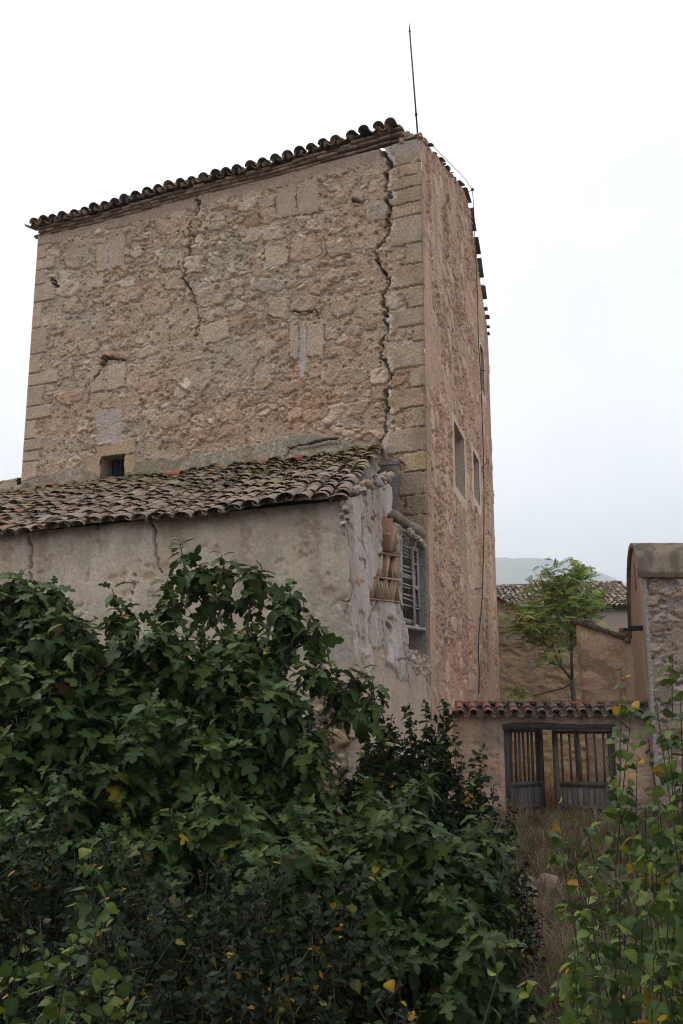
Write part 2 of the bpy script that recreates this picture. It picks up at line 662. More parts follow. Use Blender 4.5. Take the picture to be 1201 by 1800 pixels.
def face_a():
    us = axis(0, LEN_A, .021, HA[0], HA[1])
    zs = axis(.8, ZA, .021, HA[2], HA[3], 5.0)
    U, Z = np.meshgrid(us, zs, indexing='ij')
    px, py = proj(P3(C2, AD, AN, U, Z))
    wob = (fbm(U * 6, Z * 6, 5, 3) - .5)
    pxw, pyw = px + wob * 9, py + (fbm(U * 6 + 30, Z * 6, 6, 3) - .5) * 9
    mort = mixc(lin(160, 140, 118, KA), lin(152, 139, 124, KA), ss(.42, .6, fbm(U * .8, Z * .8, 31, 4)))
    mort = mixc(mort, lin(158, 130, 106, KA), ss(.5, .68, fbm(U * .6 + 7, Z * .9, 32, 4)) * .8)
    h, col = mix_mortar(U, Z, 11, mort, palA, sx=.46, sy=.33, bury=.475)
    # redder and more crumbled low down on the right, greyer high up on the left
    low = ss(8.9, 7.0, Z) * ss(9, 2, U)
    col = mixc(col, col * np.array([1.04, .93, .86]), low)
    gr = fbm(U * 14, Z * 14, 90, 3) - .5
    rough_a = fbm(U * 7, Z * 7, 89, 3) - .5

    def dressed(m, c, hh=.03, groove=None, sharp=True):
        nonlocal h, col
        t = m.astype(float) if m.dtype == bool else m
        h = h * (1 - t) + t * (hh + gr * .014 + (fbm(U * 3, Z * 3, 91, 3) - .5) * .02)
        c2 = np.asarray(c) * (.86 + .28 * fbm(U * 5, Z * 5, 92, 4))[..., None]
        col = mixc(col, c2, t)
    # the larger single stones that stand out of the mortar
    kinds = {'p': lin(184, 169, 150, KA), 't': lin(164, 142, 119, KA), 'r': lin(136, 104, 84, KA), 'o': lin(170, 136, 110, KA), 'g': lin(156, 146, 136, KA)}
    kinds = {k: .68 * v + .32 * lin(162, 142, 121, KA) for k, v in kinds.items()}
    for i, (zx, zy, zw, zh, kk) in enumerate([(152, 428, 40, 22, 'p'), (185, 492, 36, 28, 'p'), (190, 524, 72, 44, 'p'), (205, 450, 40, 40, 't'), (382, 425, 36, 34, 'p'), (270, 405, 30, 24, 't'), (318, 352, 32, 16, 't'), (395, 352, 42, 22, 't'), (435, 312, 26, 20, 't'), (480, 450, 74, 44, 't'), (505, 385, 70, 50, 't'), (470, 355, 60, 40, 't'), (490, 505, 70, 50, 't'), (600, 292, 46, 22, 't'),
                          (625, 275, 40, 22, 'p'), (600, 327, 50, 24, 'p'), (610, 352, 50, 22, 'g'), (705, 268, 56, 28, 'p'), (690, 298, 52, 26, 'p'), (707, 332, 40, 40, 'r'), (750, 322, 42, 40, 't'), (725, 240, 40, 24, 'p'), (700, 380, 60, 36, 'p'), (765, 374, 60, 32, 'p'), (858, 478, 42, 32, 'p'), (855, 416, 84, 62, 'o'), (950, 396, 70, 74, 't'), (1018, 385, 80, 62, 't'), (952, 198, 44, 26, 'p'), (897, 215, 40, 22, 'p'), (880, 342, 52, 42, 'p'), (932, 245, 36, 22, 'p'),
                          (950, 270, 50, 40, 't'), (1000, 280, 30, 32, 'g'), (1055, 305, 62, 60, 'g'), (585, 602, 32, 28, 'p'), (585, 578, 32, 14, 'p'), (485, 772, 46, 22, 'p'), (398, 708, 94, 26, 'p'), (308, 722, 74, 30, 'r'), (690, 635, 74, 40, 'r'), (780, 580, 60, 58, 't'), (850, 575, 74, 44, 't'), (960, 575, 70, 52, 't'), (750, 515, 92, 34, 'g'), (665, 528, 34, 46, 't'), (600, 545, 92, 52, 't'), (930, 655, 36, 26, 'g'), (990, 645, 40, 28, 'g'), (1035, 632, 30, 20, 'r'), (985, 678, 42, 24, 'o'), (910, 715, 52, 18, 'p'),
                          (530, 850, 42, 24, 't'), (720, 790, 84, 34, 't'), (820, 800, 60, 28, 'o'), (960, 770, 120, 44, 't'), (345, 640, 74, 44, 't'), (250, 690, 50, 36, 't'), (360, 545, 80, 40, 't'), (440, 578, 70, 48, 't'), (210, 575, 60, 40, 't'), (1105, 560, 50, 42, 'p'), (1110, 655, 46, 30, 'o'), (540, 300, 26, 14, 'p'), (552, 326, 24, 16, 'p'), (548, 348, 26, 16, 't'), (534, 372, 30, 20, 't'), (548, 392, 24, 22, 'p'), (552, 420, 28, 24, 't'), (540, 460, 60, 46, 'p'), (410, 800, 70, 34, 'o'), (640, 880, 70, 30, 'o'), (700, 845, 50, 24, 'r'), (880, 880, 70, 32, 'o'), (1000, 860, 60, 36, 't'), (150, 640, 60, 34, 't'), (180, 760, 50, 34, 't'), (200, 830, 66, 34, 'o'), (460, 900, 80, 36, 't'), (560, 930, 60, 26, 'o')]):
        cx, cy = zx * .6295, 176 + zy * .6295
        rx, ry = zw * .33, zh * .33
        a_ = .22 + .5 * (h2(np.array(float(i)), np.array(0.), 77) - .5)
        w1, w2_ = fbm(U * 5 + i, Z * 5, 79, 3) - .5, fbm(U * 5, Z * 5 + i, 80, 3) - .5
        qx, qy = px - cx + w1 * 9 + wob * 4, py - cy + w2_ * 8 + (fbm(U * 16, Z * 16, 83, 2) - .5) * 4
        qy = qy + qx * math.tan(a_ * .6)
        r_ = np.maximum(np.abs(qx / rx), np.abs(qy / ry))
        for q in range(4):          # corners knocked off at random angles
            an_ = math.radians(25 + 90 * q + 40 * float(h2(np.array(float(i)), np.array(float(q)), 84)))
            cut = .92 + .3 * float(h2(np.array(float(i)), np.array(float(q)), 85))
            r_ = np.maximum(r_, (qx / rx * math.cos(an_) + qy / ry * math.sin(an_)) / cut)
        m = ss(1.0, .86, r_) * (1 - .75 * ss(.55, .66, fbm(U * 4 + i, Z * 4, 86, 3)))
        tl = (h2(np.array(float(i)), np.array(2.), 87) - .5) * .05
        hh = (.028 + .035 * h2(np.array(float(i)), np.array(1.), 78)) + tl * qx / rx - .022 * qy / ry + gr * .035 + rough_a * .05
        h = h * (1 - m) + hh * m
        ring = (r_ > 1.0) & (r_ < 1.0 + 1.6 / min(rx, ry)) & (qy > -ry * .3)
        h = np.where(ring, np.minimum(h, -.018), h)
        col = mixc(col, kinds[kk] * (.78 + .44 * fbm(U * 9, Z * 9, 81, 4))[..., None], m * .8)
    # big rectangular blocks round walled-up slits
    blk = lin(160, 142, 122, KA)
    polys = [[(170, 432), (192, 425), (191, 475), (171, 480)], [(197, 421), (221, 414), (220, 467), (197, 472)],
             [(486, 332), (520, 326), (520, 380), (487, 384)], [(523, 325), (560, 316), (562, 375), (524, 379)],
             [(510, 574), (526, 571), (527, 628), (511, 631)], [(541, 571), (570, 568), (570, 625), (542, 628)],
             [(160, 652), (185, 646), (184, 687), (160, 691)], [(190, 643), (222, 638), (221, 681), (190, 686)],
             [(466, 378 + 56), (504, 372 + 56), (508, 408 + 56), (468, 414 + 56)], [(350, 575), (402, 560), (405, 592), (360, 607)],
             [(572, 290), (610, 282), (612, 304), (575, 312)], [(186, 505), (150, 512), (152, 490), (180, 484)]]
    for i, pl in enumerate(polys):
        pl = np.array(pl, float)
        m = inpoly(pxw if i >= 8 else px + wob * 6, pyw if i >= 8 else py + (fbm(U * 9, Z * 9, 55, 3) - .5) * 7, pl)
        k = [1., .97, .93, .92, .98, 1.04, 1., 1.05, 1.06, 1.06, 1.04, 1.04][i]
        dressed(m, blk * k, .035)
        dd, _ = dpoly(px, py, pl, True)
        g = (dd < 1.1) & ~m & (wob > -.05)
        h = np.where(g, np.minimum(h, -.03), h)
    greym = lin(158, 148, 142, KA)
    for pl in ([(527, 575), (540, 573), (540, 628), (537, 660), (528, 660), (528, 626)], [(192, 428), (196, 426), (196, 474), (191, 476)],
               [(185, 648), (189, 646), (188, 690), (184, 694)]):
        dressed(inpoly(pxw, pyw, pl), greym * 1.05, .01)
    for pl, k in (([(168, 724), (214, 718), (216, 776), (172, 782)], .95), ([(480, 300), (492, 296), (500, 318), (486, 330)], 1.1),
                  ([(430, 318), (448, 310), (450, 330), (432, 335)], 1.0), ([(296, 560), (306, 556), (300, 575)], 1.1)):
        dressed(inpoly(pxw, pyw, pl) * .85, greym * k, .015)
    # quoins at the right corner
    ys = [254, 282, 304, 325, 352, 375, 425, 461, 500, 538, 570, 600, 643, 679, 714, 750, 793, 828, 869, 905, 942, 985, 1030, 1080, 1130, 1190]
    xl = [690, 700, 693, 680, 690, 688, 715, 690, 719, 678, 728, 673, 720, 682, 726, 672, 712, 690, 716, 690, 716, 700, 716, 700, 716]
    qc = lin(156, 138, 118, KA)
    for i in range(len(ys) - 1):
        z1 = A_px(745, ys[i])[1]
        z0 = A_px(745, ys[i + 1])[1]
        zm = (z0 + z1) / 2
        u1 = A_px(xl[i], ys[i] + (ys[i + 1] - ys[i]) / 2)[0]
        wq = wob + (fbm(U * 16, Z * 16, 120 + i, 3) - .5) * .8
        m = (U < u1 + wq * .10) & (Z < z1 - .014 + wq * .05) & (Z > z0 + .012 + wq * .04)
        kk = .92 + .14 * ((i * 7919) % 10) / 10
        cc = mixc(qc * kk * (np.array([1.05, .98, .9]) if i % 3 == 1 else 1), lin(140, 122, 103, KA), ss(.5, .66, fbm(U * 4 + i * 3, Z * 4, 122, 4)) * .7)
        if i == 16:
            cc = lin(172, 148, 118, KA)
        dressed(m, cc, .045)
        g = (U < u1 + .03) & (U > 0) & (np.abs(Z - z0 - wq * .03) < .014) & (fbm(U * 4, Z * 2 + i, 121, 2) > .45)
        h = np.where(g, np.minimum(h, -.010), h)
    # dark growth on the corner stones
    grow = ss(.5, .68, fbm(U * 2.2, Z * 1.1, 95, 4)) * ss(1.2, .7, U)
    col = mixc(col, col * np.array([.82, .80, .72]), grow)
    # quoins at the left corner
    yl = [418, 437, 460, 480, 505, 535, 580, 625, 658, 680, 716, 739, 772, 793, 812, 850]
    xr = [92, 82, 96, 80, 98, 74, 84, 72, 102, 76, 92, 64, 76, 70, 66]
    for i in range(len(yl) - 1):
        z1 = A_px(55, yl[i])[1]
        z0 = A_px(55, yl[i + 1])[1]
        u1 = A_px(xr[i], (yl[i] + yl[i + 1]) / 2)[0]
        m = (U > u1 + wob * .08) & (Z < z1 - .012) & (Z > z0 + .012)
        dressed(m, qc * (.95 + .15 * (i % 3) / 2), .04)
        g = (U > u1) & (np.abs(Z - z0) < .014)
        h = np.where(g, -.02, h)
    # bricks under the left end of the eave and a smooth mortar bed under the cornice
    m = (Z > ZA - .30 + wob * .2) & (U < 10.6)
    dressed(m * .9, lin(146, 127, 112, KA), .01)
    m = inpoly(pxw, pyw, [(690, 246), (742, 240), (742, 262), (700, 276), (688, 272)])
    dressed(m, lin(150, 138, 130, KA), .03)
    # lime flashing above the lean-to roof
    fl = [(30, 905), (36, 848), (70, 838), (120, 826), (165, 815), (176, 840), (222, 840), (240, 812), (330, 803), (420, 787), (505, 768), (600, 774), (660, 786), (674, 796), (674, 830), (400, 880)]
    m = inpoly(pxw * .5 + px * .5, pyw * .5 + py * .5, fl).astype(float)
    sp = ss(.5, .62, fbm(U * 22, Z * 22, 97, 3))
    flc = mixc(lin(132, 124, 110, KA), lin(172, 164, 154, KA), sp * .5)
    flc = mixc(flc, lin(122, 114, 94, KA), ss(.48, .62, fbm(U * 3, Z * 3, 98, 3)))
    h = h * (1 - m) + m * (.02 + gr * .03 + (fbm(U * 25, Z * 25, 99, 2) - .5) * .02)
    col = mixc(col, flc, m * .92)
    dressed(inpoly(pxw, pyw, [(505, 784), (512, 766), (560, 763), (596, 770), (600, 778), (560, 786), (525, 792)]), lin(128, 120, 108, KA), .05)
    # plaster of the vanished room on the tower, and the plastered jamb by the shutter
    m = inpoly(px + wob * 3, py, [(676, 812), (702, 812), (703, 935), (700, 960), (660, 960), (660, 830)])
    h = np.where(m, .03 + gr * .005, h)
    col = np.where(m[..., None], lin(134, 129, 126, KA) * (.9 + .2 * fbm(U * 4, Z * 4, 96, 3))[..., None], col)
    m = inpoly(px + wob * 2, py + wob * 10, [(700, 950), (740, 946), (757, 968), (760, 1160), (735, 1150), (700, 1150)])
    h = np.where(m, .06 + gr * .006, h)
    col = np.where(m[..., None], lin(136, 131, 127, KA) * (.9 + .2 * fbm(U * 4, Z * 4, 96, 3))[..., None], col)
    # window surround
    for pl in ([(170, 788), (238, 768), (239, 795), (176, 809)], [(219, 804), (240, 797), (236, 838), (221, 840)], [(148, 800), (176, 808), (178, 840), (152, 826)]):
        dressed(inpoly(px + wob * 2, py + wob * 2, pl), lin(154, 134, 108, KA), .03)
    # the cracks
    main = [(664, 246, 3), (673, 256, 4), (676, 270, 5.5), (683, 290, 7.5), (685, 318, 6.5), (681, 345, 4.5), (688, 365, 6), (686, 385, 6.5), (683, 405, 4), (677, 425, 3.5), (664, 443, 5), (664, 460, 5), (676, 474, 4.5), (683, 495, 5.5), (676, 520, 4.5), (680, 545, 4.5), (675, 565, 4.5), (678, 585, 5.5), (671, 606, 5), (675, 635, 3.5), (684, 660, 4.5), (680, 685, 4), (687, 714, 4.5), (682, 732, 3), (678, 752, 1.6), (680, 770, 1.4), (671, 788, 2.4), (670, 806, 1.6)]
    sec = [(349, 342, 1.5), (346, 368, 2.4), (340, 385, 2.8), (342, 408, 2.4), (337, 432, 1.6), (331, 455, 1.4), (324, 488, 3.4), (333, 500, 2.4), (343, 520, 1.6), (348, 545, 1.3), (349, 600, 1.)]
    for cr in (main, sec, [(505, 800, 1.5), (510, 788, 2), (560, 778, 2.2), (596, 770, 1.2)], [(613, 352, 3), (630, 358, 7), (640, 352, 2)], [(94, 490, 3), (104, 503, 4), (90, 498, 2)], [(150, 688, 1), (190, 628, 3.2), (222, 634, 2)],
               [(515, 550, 1.4), (560, 545, 1.4), (566, 560, 1)]):
        zq = Z * 4.6 + (vn(U * 3, Z * 3, 47) - .5) * 1.2
        iz = np.floor(zq)
        fz = ss(.72, 1.0, zq - iz)
        st = h2(iz, iz * 0, 48) * (1 - fz) + h2(iz + 1, iz * 0, 48) * fz
        jx = (st - .5) * 11 + (vn(U * 16, Z * 16, 42) - .5) * 6
        d, t = dpoly(px + jx, py + (vn(U * 7, Z * 7, 43) - .5) * 5, [c[:2] for c in cr])
        wd = np.interp(t, np.linspace(0, 1, len(cr)), [c[2] for c in cr]) * np.clip(.25 + 1.35 * vn(iz * .9 + 3, U * 2, 44) + .3 * (vn(U * 9, Z * 9, 49) - .5), .2, 1.5)
        m = ss(wd * .62 + .35, wd * .62 - .25, d)
        h = h * (1 - m) - .5 * m * np.minimum(1, wd / 2.2)
        col = mixc(col, lin(96, 78, 66, KA), m * .8)
        if cr is main:        # lighter broken mortar along its right-hand lip
            lip = ((px > np.interp(py, [c[1] for c in cr], [c[0] for c in cr])) & (d < wd * .6 + 8) & (d > wd * .6) & (fbm(U * 3, Z * 2.2, 45, 3) > .54))
            col = np.where(lip[..., None], lin(172, 162, 156, KA), col)
    # broken arris at both corners
    h = h * ss(-.02, .05, U) * ss(LEN_A + .02, LEN_A - .05, U)
    uc = (us[:-1] + us[1:]) / 2
    zc = (zs[:-1] + zs[1:]) / 2
    UC, ZC = np.meshgrid(uc, zc, indexing='ij')
    keep = ~((UC > HA[0]) & (UC < HA[1]) & (ZC > HA[2]) & (ZC < HA[3])) & ~((UC > 1.5) & (ZC < 5.0))
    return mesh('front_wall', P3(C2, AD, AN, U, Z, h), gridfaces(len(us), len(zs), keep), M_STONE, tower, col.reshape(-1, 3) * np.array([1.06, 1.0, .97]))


face_a()

# side face with its gable
gab = [(0, 12.95), (.39, 13.1), (2.0, 13.78), (2.9, 14.08), (4.9, 14.86), (7.2, 15.72), (8.2, 15.85), (9.0, 15.4), (10.1, 14.95), (11.0, 14.35), (11.8, 13.75), (LEN_B, 13.05)]
GS, GZ = zip(*gab)
HB = [(3.95, 5.70, 5.83, 7.52), (7.60, 8.85, 6.35, 7.72), (10.15, 11.0, 10.45, 12.0)]
palB = [lin(166, 128, 104, KA), lin(150, 116, 96, KA), lin(172, 142, 120, KA), lin(140, 100, 80, KA), lin(160, 126, 104, KA), lin(178, 150, 128, KA), lin(136, 110, 94, KA)]
palB = [.5 * q + .5 * lin(168, 139, 115, KA) for q in palB]


def face_b():
    cuts = [c for q in HB for c in q[:2]]
    cz = [c for q in HB for c in q[2:]]
    us = axis(0, LEN_B, .042, *cuts)
    zs = axis(-2.6, 16.0, .03, *cz)
    U, Z = np.meshgrid(us, zs, indexing='ij')
    top = np.interp(U, GS, GZ)
    kz = np.minimum(Z, top)
    mort = mixc(lin(172, 143, 119, KA), lin(162, 134, 111, KA), ss(.4, .6, fbm(U * .5, kz * .6, 131, 4)))
    mort = mixc(mort, lin(170, 146, 126, KA), ss(.52, .66, fbm(U * 1.1, kz * .35, 132, 4)) * .8)
    h, col = mix_mortar(U, kz, 111, mort, palB, sx=.40, sy=.26, bury=.455, amp=1.0)
    spk = fbm(U * 5, kz * 9, 137, 4)
    col = col * (.80 + .40 * spk)[..., None]
    h = h - .04 * ss(.60, .70, fbm(U * 5, kz * 10, 138, 3))
    gr = fbm(U * 14, kz * 14, 90, 3) - .5
    wob = fbm(U * 5, kz * 5, 8, 3) - .5

    def plast(m, c, hh):
        nonlocal h, col
        m = np.asarray(m, float)
        h = h * (1 - m) + m * (hh + gr * .01)
        col = mixc(col, np.asarray(c) * (.88 + .24 * fbm(U * 3, kz * 3, 93, 3))[..., None], m)
    # plastered bands at both corners (the corner stones keep a little colour of their own)
    plast(ss(.62, .5, U + wob * .5), lin(168, 138, 112, KA), .012)
    plast(ss(LEN_B - .75, LEN_B - .6, U + wob * .5), lin(170, 134, 108, KA), .012)
    plast(ss(.47, .5, fbm(U * .45 + 3, kz * .8, 133, 3)) * ss(4.0, 1.0, kz) * .5, lin(172, 132, 108, KA), .01)
    # stone joints showing at the corner
    for y in (300, 343, 425, 500, 570, 643, 714, 793, 869, 905):
        z0 = A_px(745, y)[1]
        g = (U < .5 + wob * .3) & (np.abs(kz - z0 - .0 + U * .0) < .016)
        h = np.where(g, -.02, h)
    n5 = fbm(U * .55 + 9, kz * .5, 141, 4)
    plast(ss(.50, .56, n5) * .75, lin(174, 147, 124, KA), .015)
    col = mixc(col, lin(142, 124, 110, KA), ss(.54, .64, fbm(U * .8 + 2, kz * .35, 142, 4)) * .55)
    strk = fbm(U * 2.2, kz * .16, 143, 4)
    col = col * (.84 + .34 * strk)[..., None]
    for (a, b, c, d) in HB:
        below = ss(c, c - .3, kz) * ss(c - 2.6, c - .4, kz) * ss(a - .3, a, U) * ss(b + .3, b, U) * fbm(U * 6, kz * .3, 144, 3)
        col = mixc(col, lin(120, 100, 86, KA), below * .7)
    big = vor(U / .55 + wob * .2, kz / .42 + wob * .3, 145)
    stn = ss(.10, .22, big[0]) * (big[1] < .22)
    h = h * (1 - stn) + (.035 + gr * .03) * stn
    col = mixc(col, lin(176, 154, 134, KA) * (.8 + .4 * big[2])[..., None], stn * .7)
    for (a, b, c, d), bw in zip(HB, (.30, .42, .25)):
        m = (U > a - bw) & (U < b + bw) & (kz > c - .28 + wob * .2) & (kz < d + .16 + wob * .2)
        plast(m, lin(182, 165, 147, KA), .025)
    # dark drips below the gable
    stain = ss(.55, .7, fbm(U * 1.6, kz * .25, 134, 3)) * ss(3.2, .3, top - kz)
    col = mixc(col, col * .72, stain * .6)
    h = h * ss(-.02, .06, U) * ss(LEN_B + .02, LEN_B - .06, U)
    uc = (us[:-1] + us[1:]) / 2
    zc = (zs[:-1] + zs[1:]) / 2
    UC, ZC = np.meshgrid(uc, zc, indexing='ij')
    keep = ZC < np.interp(UC, GS, GZ) + .02
    for a, b, c, d in HB:
        keep &= ~((UC > a) & (UC < b) & (ZC > c) & (ZC < d))
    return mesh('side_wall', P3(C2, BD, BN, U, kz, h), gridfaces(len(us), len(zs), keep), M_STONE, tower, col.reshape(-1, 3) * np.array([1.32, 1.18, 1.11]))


face_b()
# the two far walls and the hidden foot of the long face
D2 = C2 + AD * LEN_A
E2 = C2 + BD * LEN_B


def quad(mb, a, b, z0, z1, c):
    mb.add([(a[0], a[1], z0), (b[0], b[1], z0), (b[0], b[1], z1), (a[0], a[1], z1)], [[[0, 1, 2, 3]]], c)


mb = MB()
quad(mb, D2, D2 + BD * LEN_B, -2.6, ZA, lin(150, 128, 108, KA))
quad(mb, E2, E2 + AD * LEN_A, -2.6, ZA, lin(150, 128, 108, KA))
quad(mb, C2 + AD * 1.4 - AN * .05, D2 - AN * .05, -2.6, 5.1, lin(150, 128, 108, KA))
quad(mb, C2 + AD * .01 - AN * .05, C2 + AD * 1.5 - AN * .05, -2.6, .95, lin(150, 128, 108, KA))
mb.build('rear_wall', M_STONE, tower)


def reveal(mb, O, d, n, a, b, c, e, depth, col, dark, back=True):
    """four inner sides of an opening and a dark back painted as its unlit inside"""
    p = lambda u, z, h: P3(O, d, n, u, z, h)
    o = .012
    for q in (((a, c), (a, e)), ((a, e), (b, e)), ((b, e), (b, c)), ((b, c), (a, c))):
        (u0, z0), (u1, z1) = q
        mb.add([p(u0, z0, o), p(u1, z1, o), p(u1, z1, -depth), p(u0, z0, -depth)], [[[0, 1, 2, 3]]], col)
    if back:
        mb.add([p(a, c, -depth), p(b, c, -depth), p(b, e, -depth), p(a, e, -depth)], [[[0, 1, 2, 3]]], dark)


mb = MB()
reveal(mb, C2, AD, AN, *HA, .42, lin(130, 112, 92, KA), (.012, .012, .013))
win = mb.build('window', M_PLASTER, tower)
mb = MB()
for k in (.27, .5, .74):
    u = HA[0] + (HA[1] - HA[0]) * k
    mb.tube([P3(C2, AD, AN, u, HA[2], -.30), P3(C2, AD, AN, u, HA[3], -.30)], .011, (.02, .02, .022), 5)
for k in (.30, .66):
    z = HA[2] + (HA[3] - HA[2]) * k
    mb.tube([P3(C2, AD, AN, HA[0], z, -.285), P3(C2, AD, AN, HA[1], z, -.285)], .011, (.02, .02, .022), 5)
mb.build('grille', M_METAL, win)
for i, (q, c) in enumerate(zip(HB, (lin(176, 158, 138, KA), lin(170, 154, 138, KA), lin(150, 130, 112, KA)))):
    mb = MB()
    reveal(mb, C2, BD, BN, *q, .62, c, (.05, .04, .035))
    wn = mb.build('window', M_PLASTER, tower)
    if i == 2:
        mb = MB()
        a, b, c0, d0 = q
        for u0, u1 in ((a, a + .09), (b - .09, b)):
            mb.box(P3(C2, BD, BN, u0, c0, -.2), np.append(BD, 0) * (u1 - u0), np.append(BN, 0) * .08, (0, 0, d0 - c0), lin(92, 84, 78, 1))
        mb.box(P3(C2, BD, BN, a, d0 - .09, -.2), np.append(BD, 0) * (b - a), np.append(BN, 0) * .079, (0, 0, .088), lin(92, 84, 78, 1))
        mb.build('frame', M_WOOD, wn)

# ------------------------------------------------------------------ barrel tiles


def tile_template(L=.46, r0=.088, r1=.070, th=.014, n=7, cover=True):
    """half-round tapering tile: x across, y up the slope, z out of the roof; r0 is the visible lower end of a cover"""
    an = np.linspace(0, math.pi, n)
    V = []
    for y, r in ((0, r0), (L, r1)):
        for rr in (r, r - th):
            V += [(rr * math.cos(t), y, rr * math.sin(t) * (1.0 if cover else -1.0)) for t in an]
    V = np.array(V)
    q = []
    for a0, b0 in ((0, 2 * n), (n, 3 * n)):
        for i in range(n - 1):
            q.append((a0 + i, a0 + i + 1, b0 + i + 1, b0 + i))
    for i in range(n - 1):
        q.append((i, i + 1, n + i + 1, n + i))
        q.append((2 * n + i, 2 * n + i + 1, 3 * n + i + 1, 3 * n + i))
    for i in (0, n - 1):
        q.append((i, n + i, 3 * n + i, 2 * n + i))
    return V, [np.array(q)]


def unit(v):
    v = np.asarray(v, float)
    return v / np.linalg.norm(v)


def tile_field(p0, side, up, ncol, nrow, pitch, expo, colf, seed, r=.098, tilt=.035, jit=1.0, skip=None, pans=True, L=.46, sag=None, lift0=.05, flat=1.0, panlift=.062, panback=-.03, panr=.86):
    """rows of covers and pans; p0 lower corner, side/up unit vectors"""
    rg = np.random.default_rng(seed)
    nrm = unit(np.cross(side, up))
    if nrm[2] < 0:
        nrm = -nrm
    res = []
    for cover in ((True, False) if pans else (True,)):
        TV, TF = tile_template(L=L, r0=r if cover else r * panr, r1=r * .82 if cover else r * 1.02, cover=cover)
        ii, jj = np.meshgrid(np.arange(ncol), np.arange(nrow), indexing='ij')
        ii, jj = ii.ravel(), jj.ravel()
        if skip is not None:
            k = ~skip(ii, jj, cover)
            ii, jj = ii[k], jj[k]
        n = len(ii)
        cu = (ii + (0. if cover else .5)) * pitch
        cv = jj * expo + (0.0 if cover else panback)
        T = p0 + cu[:, None] * side + cv[:, None] * up + nrm * (lift0 + (.028 if cover else panlift))
        T = T + side * rg.normal(0, .012 * jit, (n, 1)) + up * rg.normal(0, .022 * jit, (n, 1)) + nrm * rg.normal(0, .008 * jit, (n, 1))
        # columns wander together
        T = T + side * ((vn(ii * .9, jj * .23, seed) - .5) * .05 * jit)[:, None]
        if sag is not None:
            T[:, 2] += sag(cu, cv)
        a = rg.normal(0, .035 * jit, n)
        b = -tilt + rg.normal(0, .02 * jit, n)
        yv = up + a[:, None] * side + b[:, None] * nrm
        yv /= np.linalg.norm(yv, axis=1)[:, None]
        xv = np.cross(yv, nrm)
        xv /= np.linalg.norm(xv, axis=1)[:, None]
        zv = np.cross(xv, yv)
        zv = np.where(zv @ nrm[:, None] < 0, -zv, zv)
        rl = rg.normal(0, .06 * jit, n)[:, None]
        xv2 = xv * np.cos(rl) + zv * np.sin(rl)
        zv2 = zv * np.cos(rl) - xv * np.sin(rl)
        sc = rg.uniform(.95, 1.06, n)[:, None]
        M = np.stack([xv2 * sc, yv, zv2 * sc * flat], -1)
        res.append(instances(TV, TF, M, T, colf(ii, jj, cover, rg)))
    return res


def add_field(mb, res):
    for V, Fs, c in res:
        mb.add(V, Fs, c)


UP3 = np.array([0, 0, 1.])
AD3, BD3, AN3, BN3 = [np.append(q, 0) for q in (AD, BD, AN, BN)]

# tower roof: long eave over the front, gable over the side
t_pal = np.array([lin(120, 100, 82), lin(100, 84, 70), lin(134, 108, 86), lin(86, 76, 66), lin(128, 96, 76)]) * 1.5


def t_col(ii, jj, cover, rg):
    c = t_pal[rg.integers(0, len(t_pal), len(ii))] * rg.uniform(.75, 1.2, (len(ii), 1))
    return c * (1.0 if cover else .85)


ridge_s, ridge_z = 7.2, 15.8
slope_up = unit(np.append(BD * ridge_s, ridge_z - 13.2))
eave_p = np.append(C2 + AN * .25, 13.18) + AD3 * .62
mb = MB()
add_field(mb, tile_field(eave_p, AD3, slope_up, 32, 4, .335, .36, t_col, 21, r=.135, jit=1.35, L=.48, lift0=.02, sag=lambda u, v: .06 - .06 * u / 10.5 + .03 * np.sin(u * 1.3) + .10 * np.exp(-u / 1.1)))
# the roof surface behind the first rows, and the far slope
sl = MB()
r0 = np.append(C2 + AN * .02, 13.05)
R1 = np.append(C2 + BD * ridge_s, ridge_z - .06)
R2 = np.append(E2, 13.1)
nn = 70
us = np.linspace(.75, LEN_A + .1, nn * 4)
wv = .06 * np.sin(us / .325 * 2 * math.pi)
V = []
for base_, k in ((r0 + slope_up * .7, 0), (R1, 1), (R2, 2)):
    V.append(base_ + us[:, None] * AD3 + wv[:, None] * UP3)
sl.add(np.concatenate(V), [np.concatenate([gridfaces(2, len(us)), gridfaces(2, len(us)) + len(us)])], lin(120, 98, 80))
# mortar bed closing the hollows of the eave tiles
rg = np.random.default_rng(5)
for i in range(32):
    p = eave_p + AD3 * (i * .335) + slope_up * rg.uniform(.07, .16) + UP3 * (.105 - .06 * i * .325 / 10.5 + .03 * math.sin(i * .325 * 1.3) + .1 * math.exp(-i * .325 / 1.1))
    if rg.random() < .8:
        mb.rock(p, (.095, .05, .085), rg, lin(168, 138, 112), 1, .2)
roof = mb.build('roof', M_TILE, tower)
sl.build('roof_slope', M_TILE, roof)
# cornice: two courses of thin bricks and a toothed course under the tiles
mb = MB()
rg = np.random.default_rng(8)
for course, (zc, pr, th, wd) in enumerate(((ZA - .02, .05, .06, .30), (ZA + .045, .10, .06, .27), (ZA + .115, .16, .055, .325))):
    u = .42 if course else .15
    while u < LEN_A - .16:
        ww = wd * rg.uniform(.85, 1.1)
        dz = .05 - .06 * u / 10.5 + .02 * math.sin(u * 1.3) + (.04 + .07 * course) * math.exp(-max(0, u - .4) / 1.1)
        o = P3(C2, AD, AN, u, zc + dz - .02 + rg.normal(0, .004), -.08)
        prj = pr + .08 + rg.normal(0, .012) - (.05 if course == 2 and rg.random() < .3 else 0)
        c = [lin(158, 130, 108), lin(138, 112, 92), lin(166, 140, 118), lin(124, 102, 86)][rg.integers(0, 4)] * rg.uniform(.8, 1.2)
        mb.box(o, AD3 * (ww - .014), AN3 * prj, UP3 * th, c, .004, rg)
        u += ww
mb.build('cornice', M_BRICK, tower)
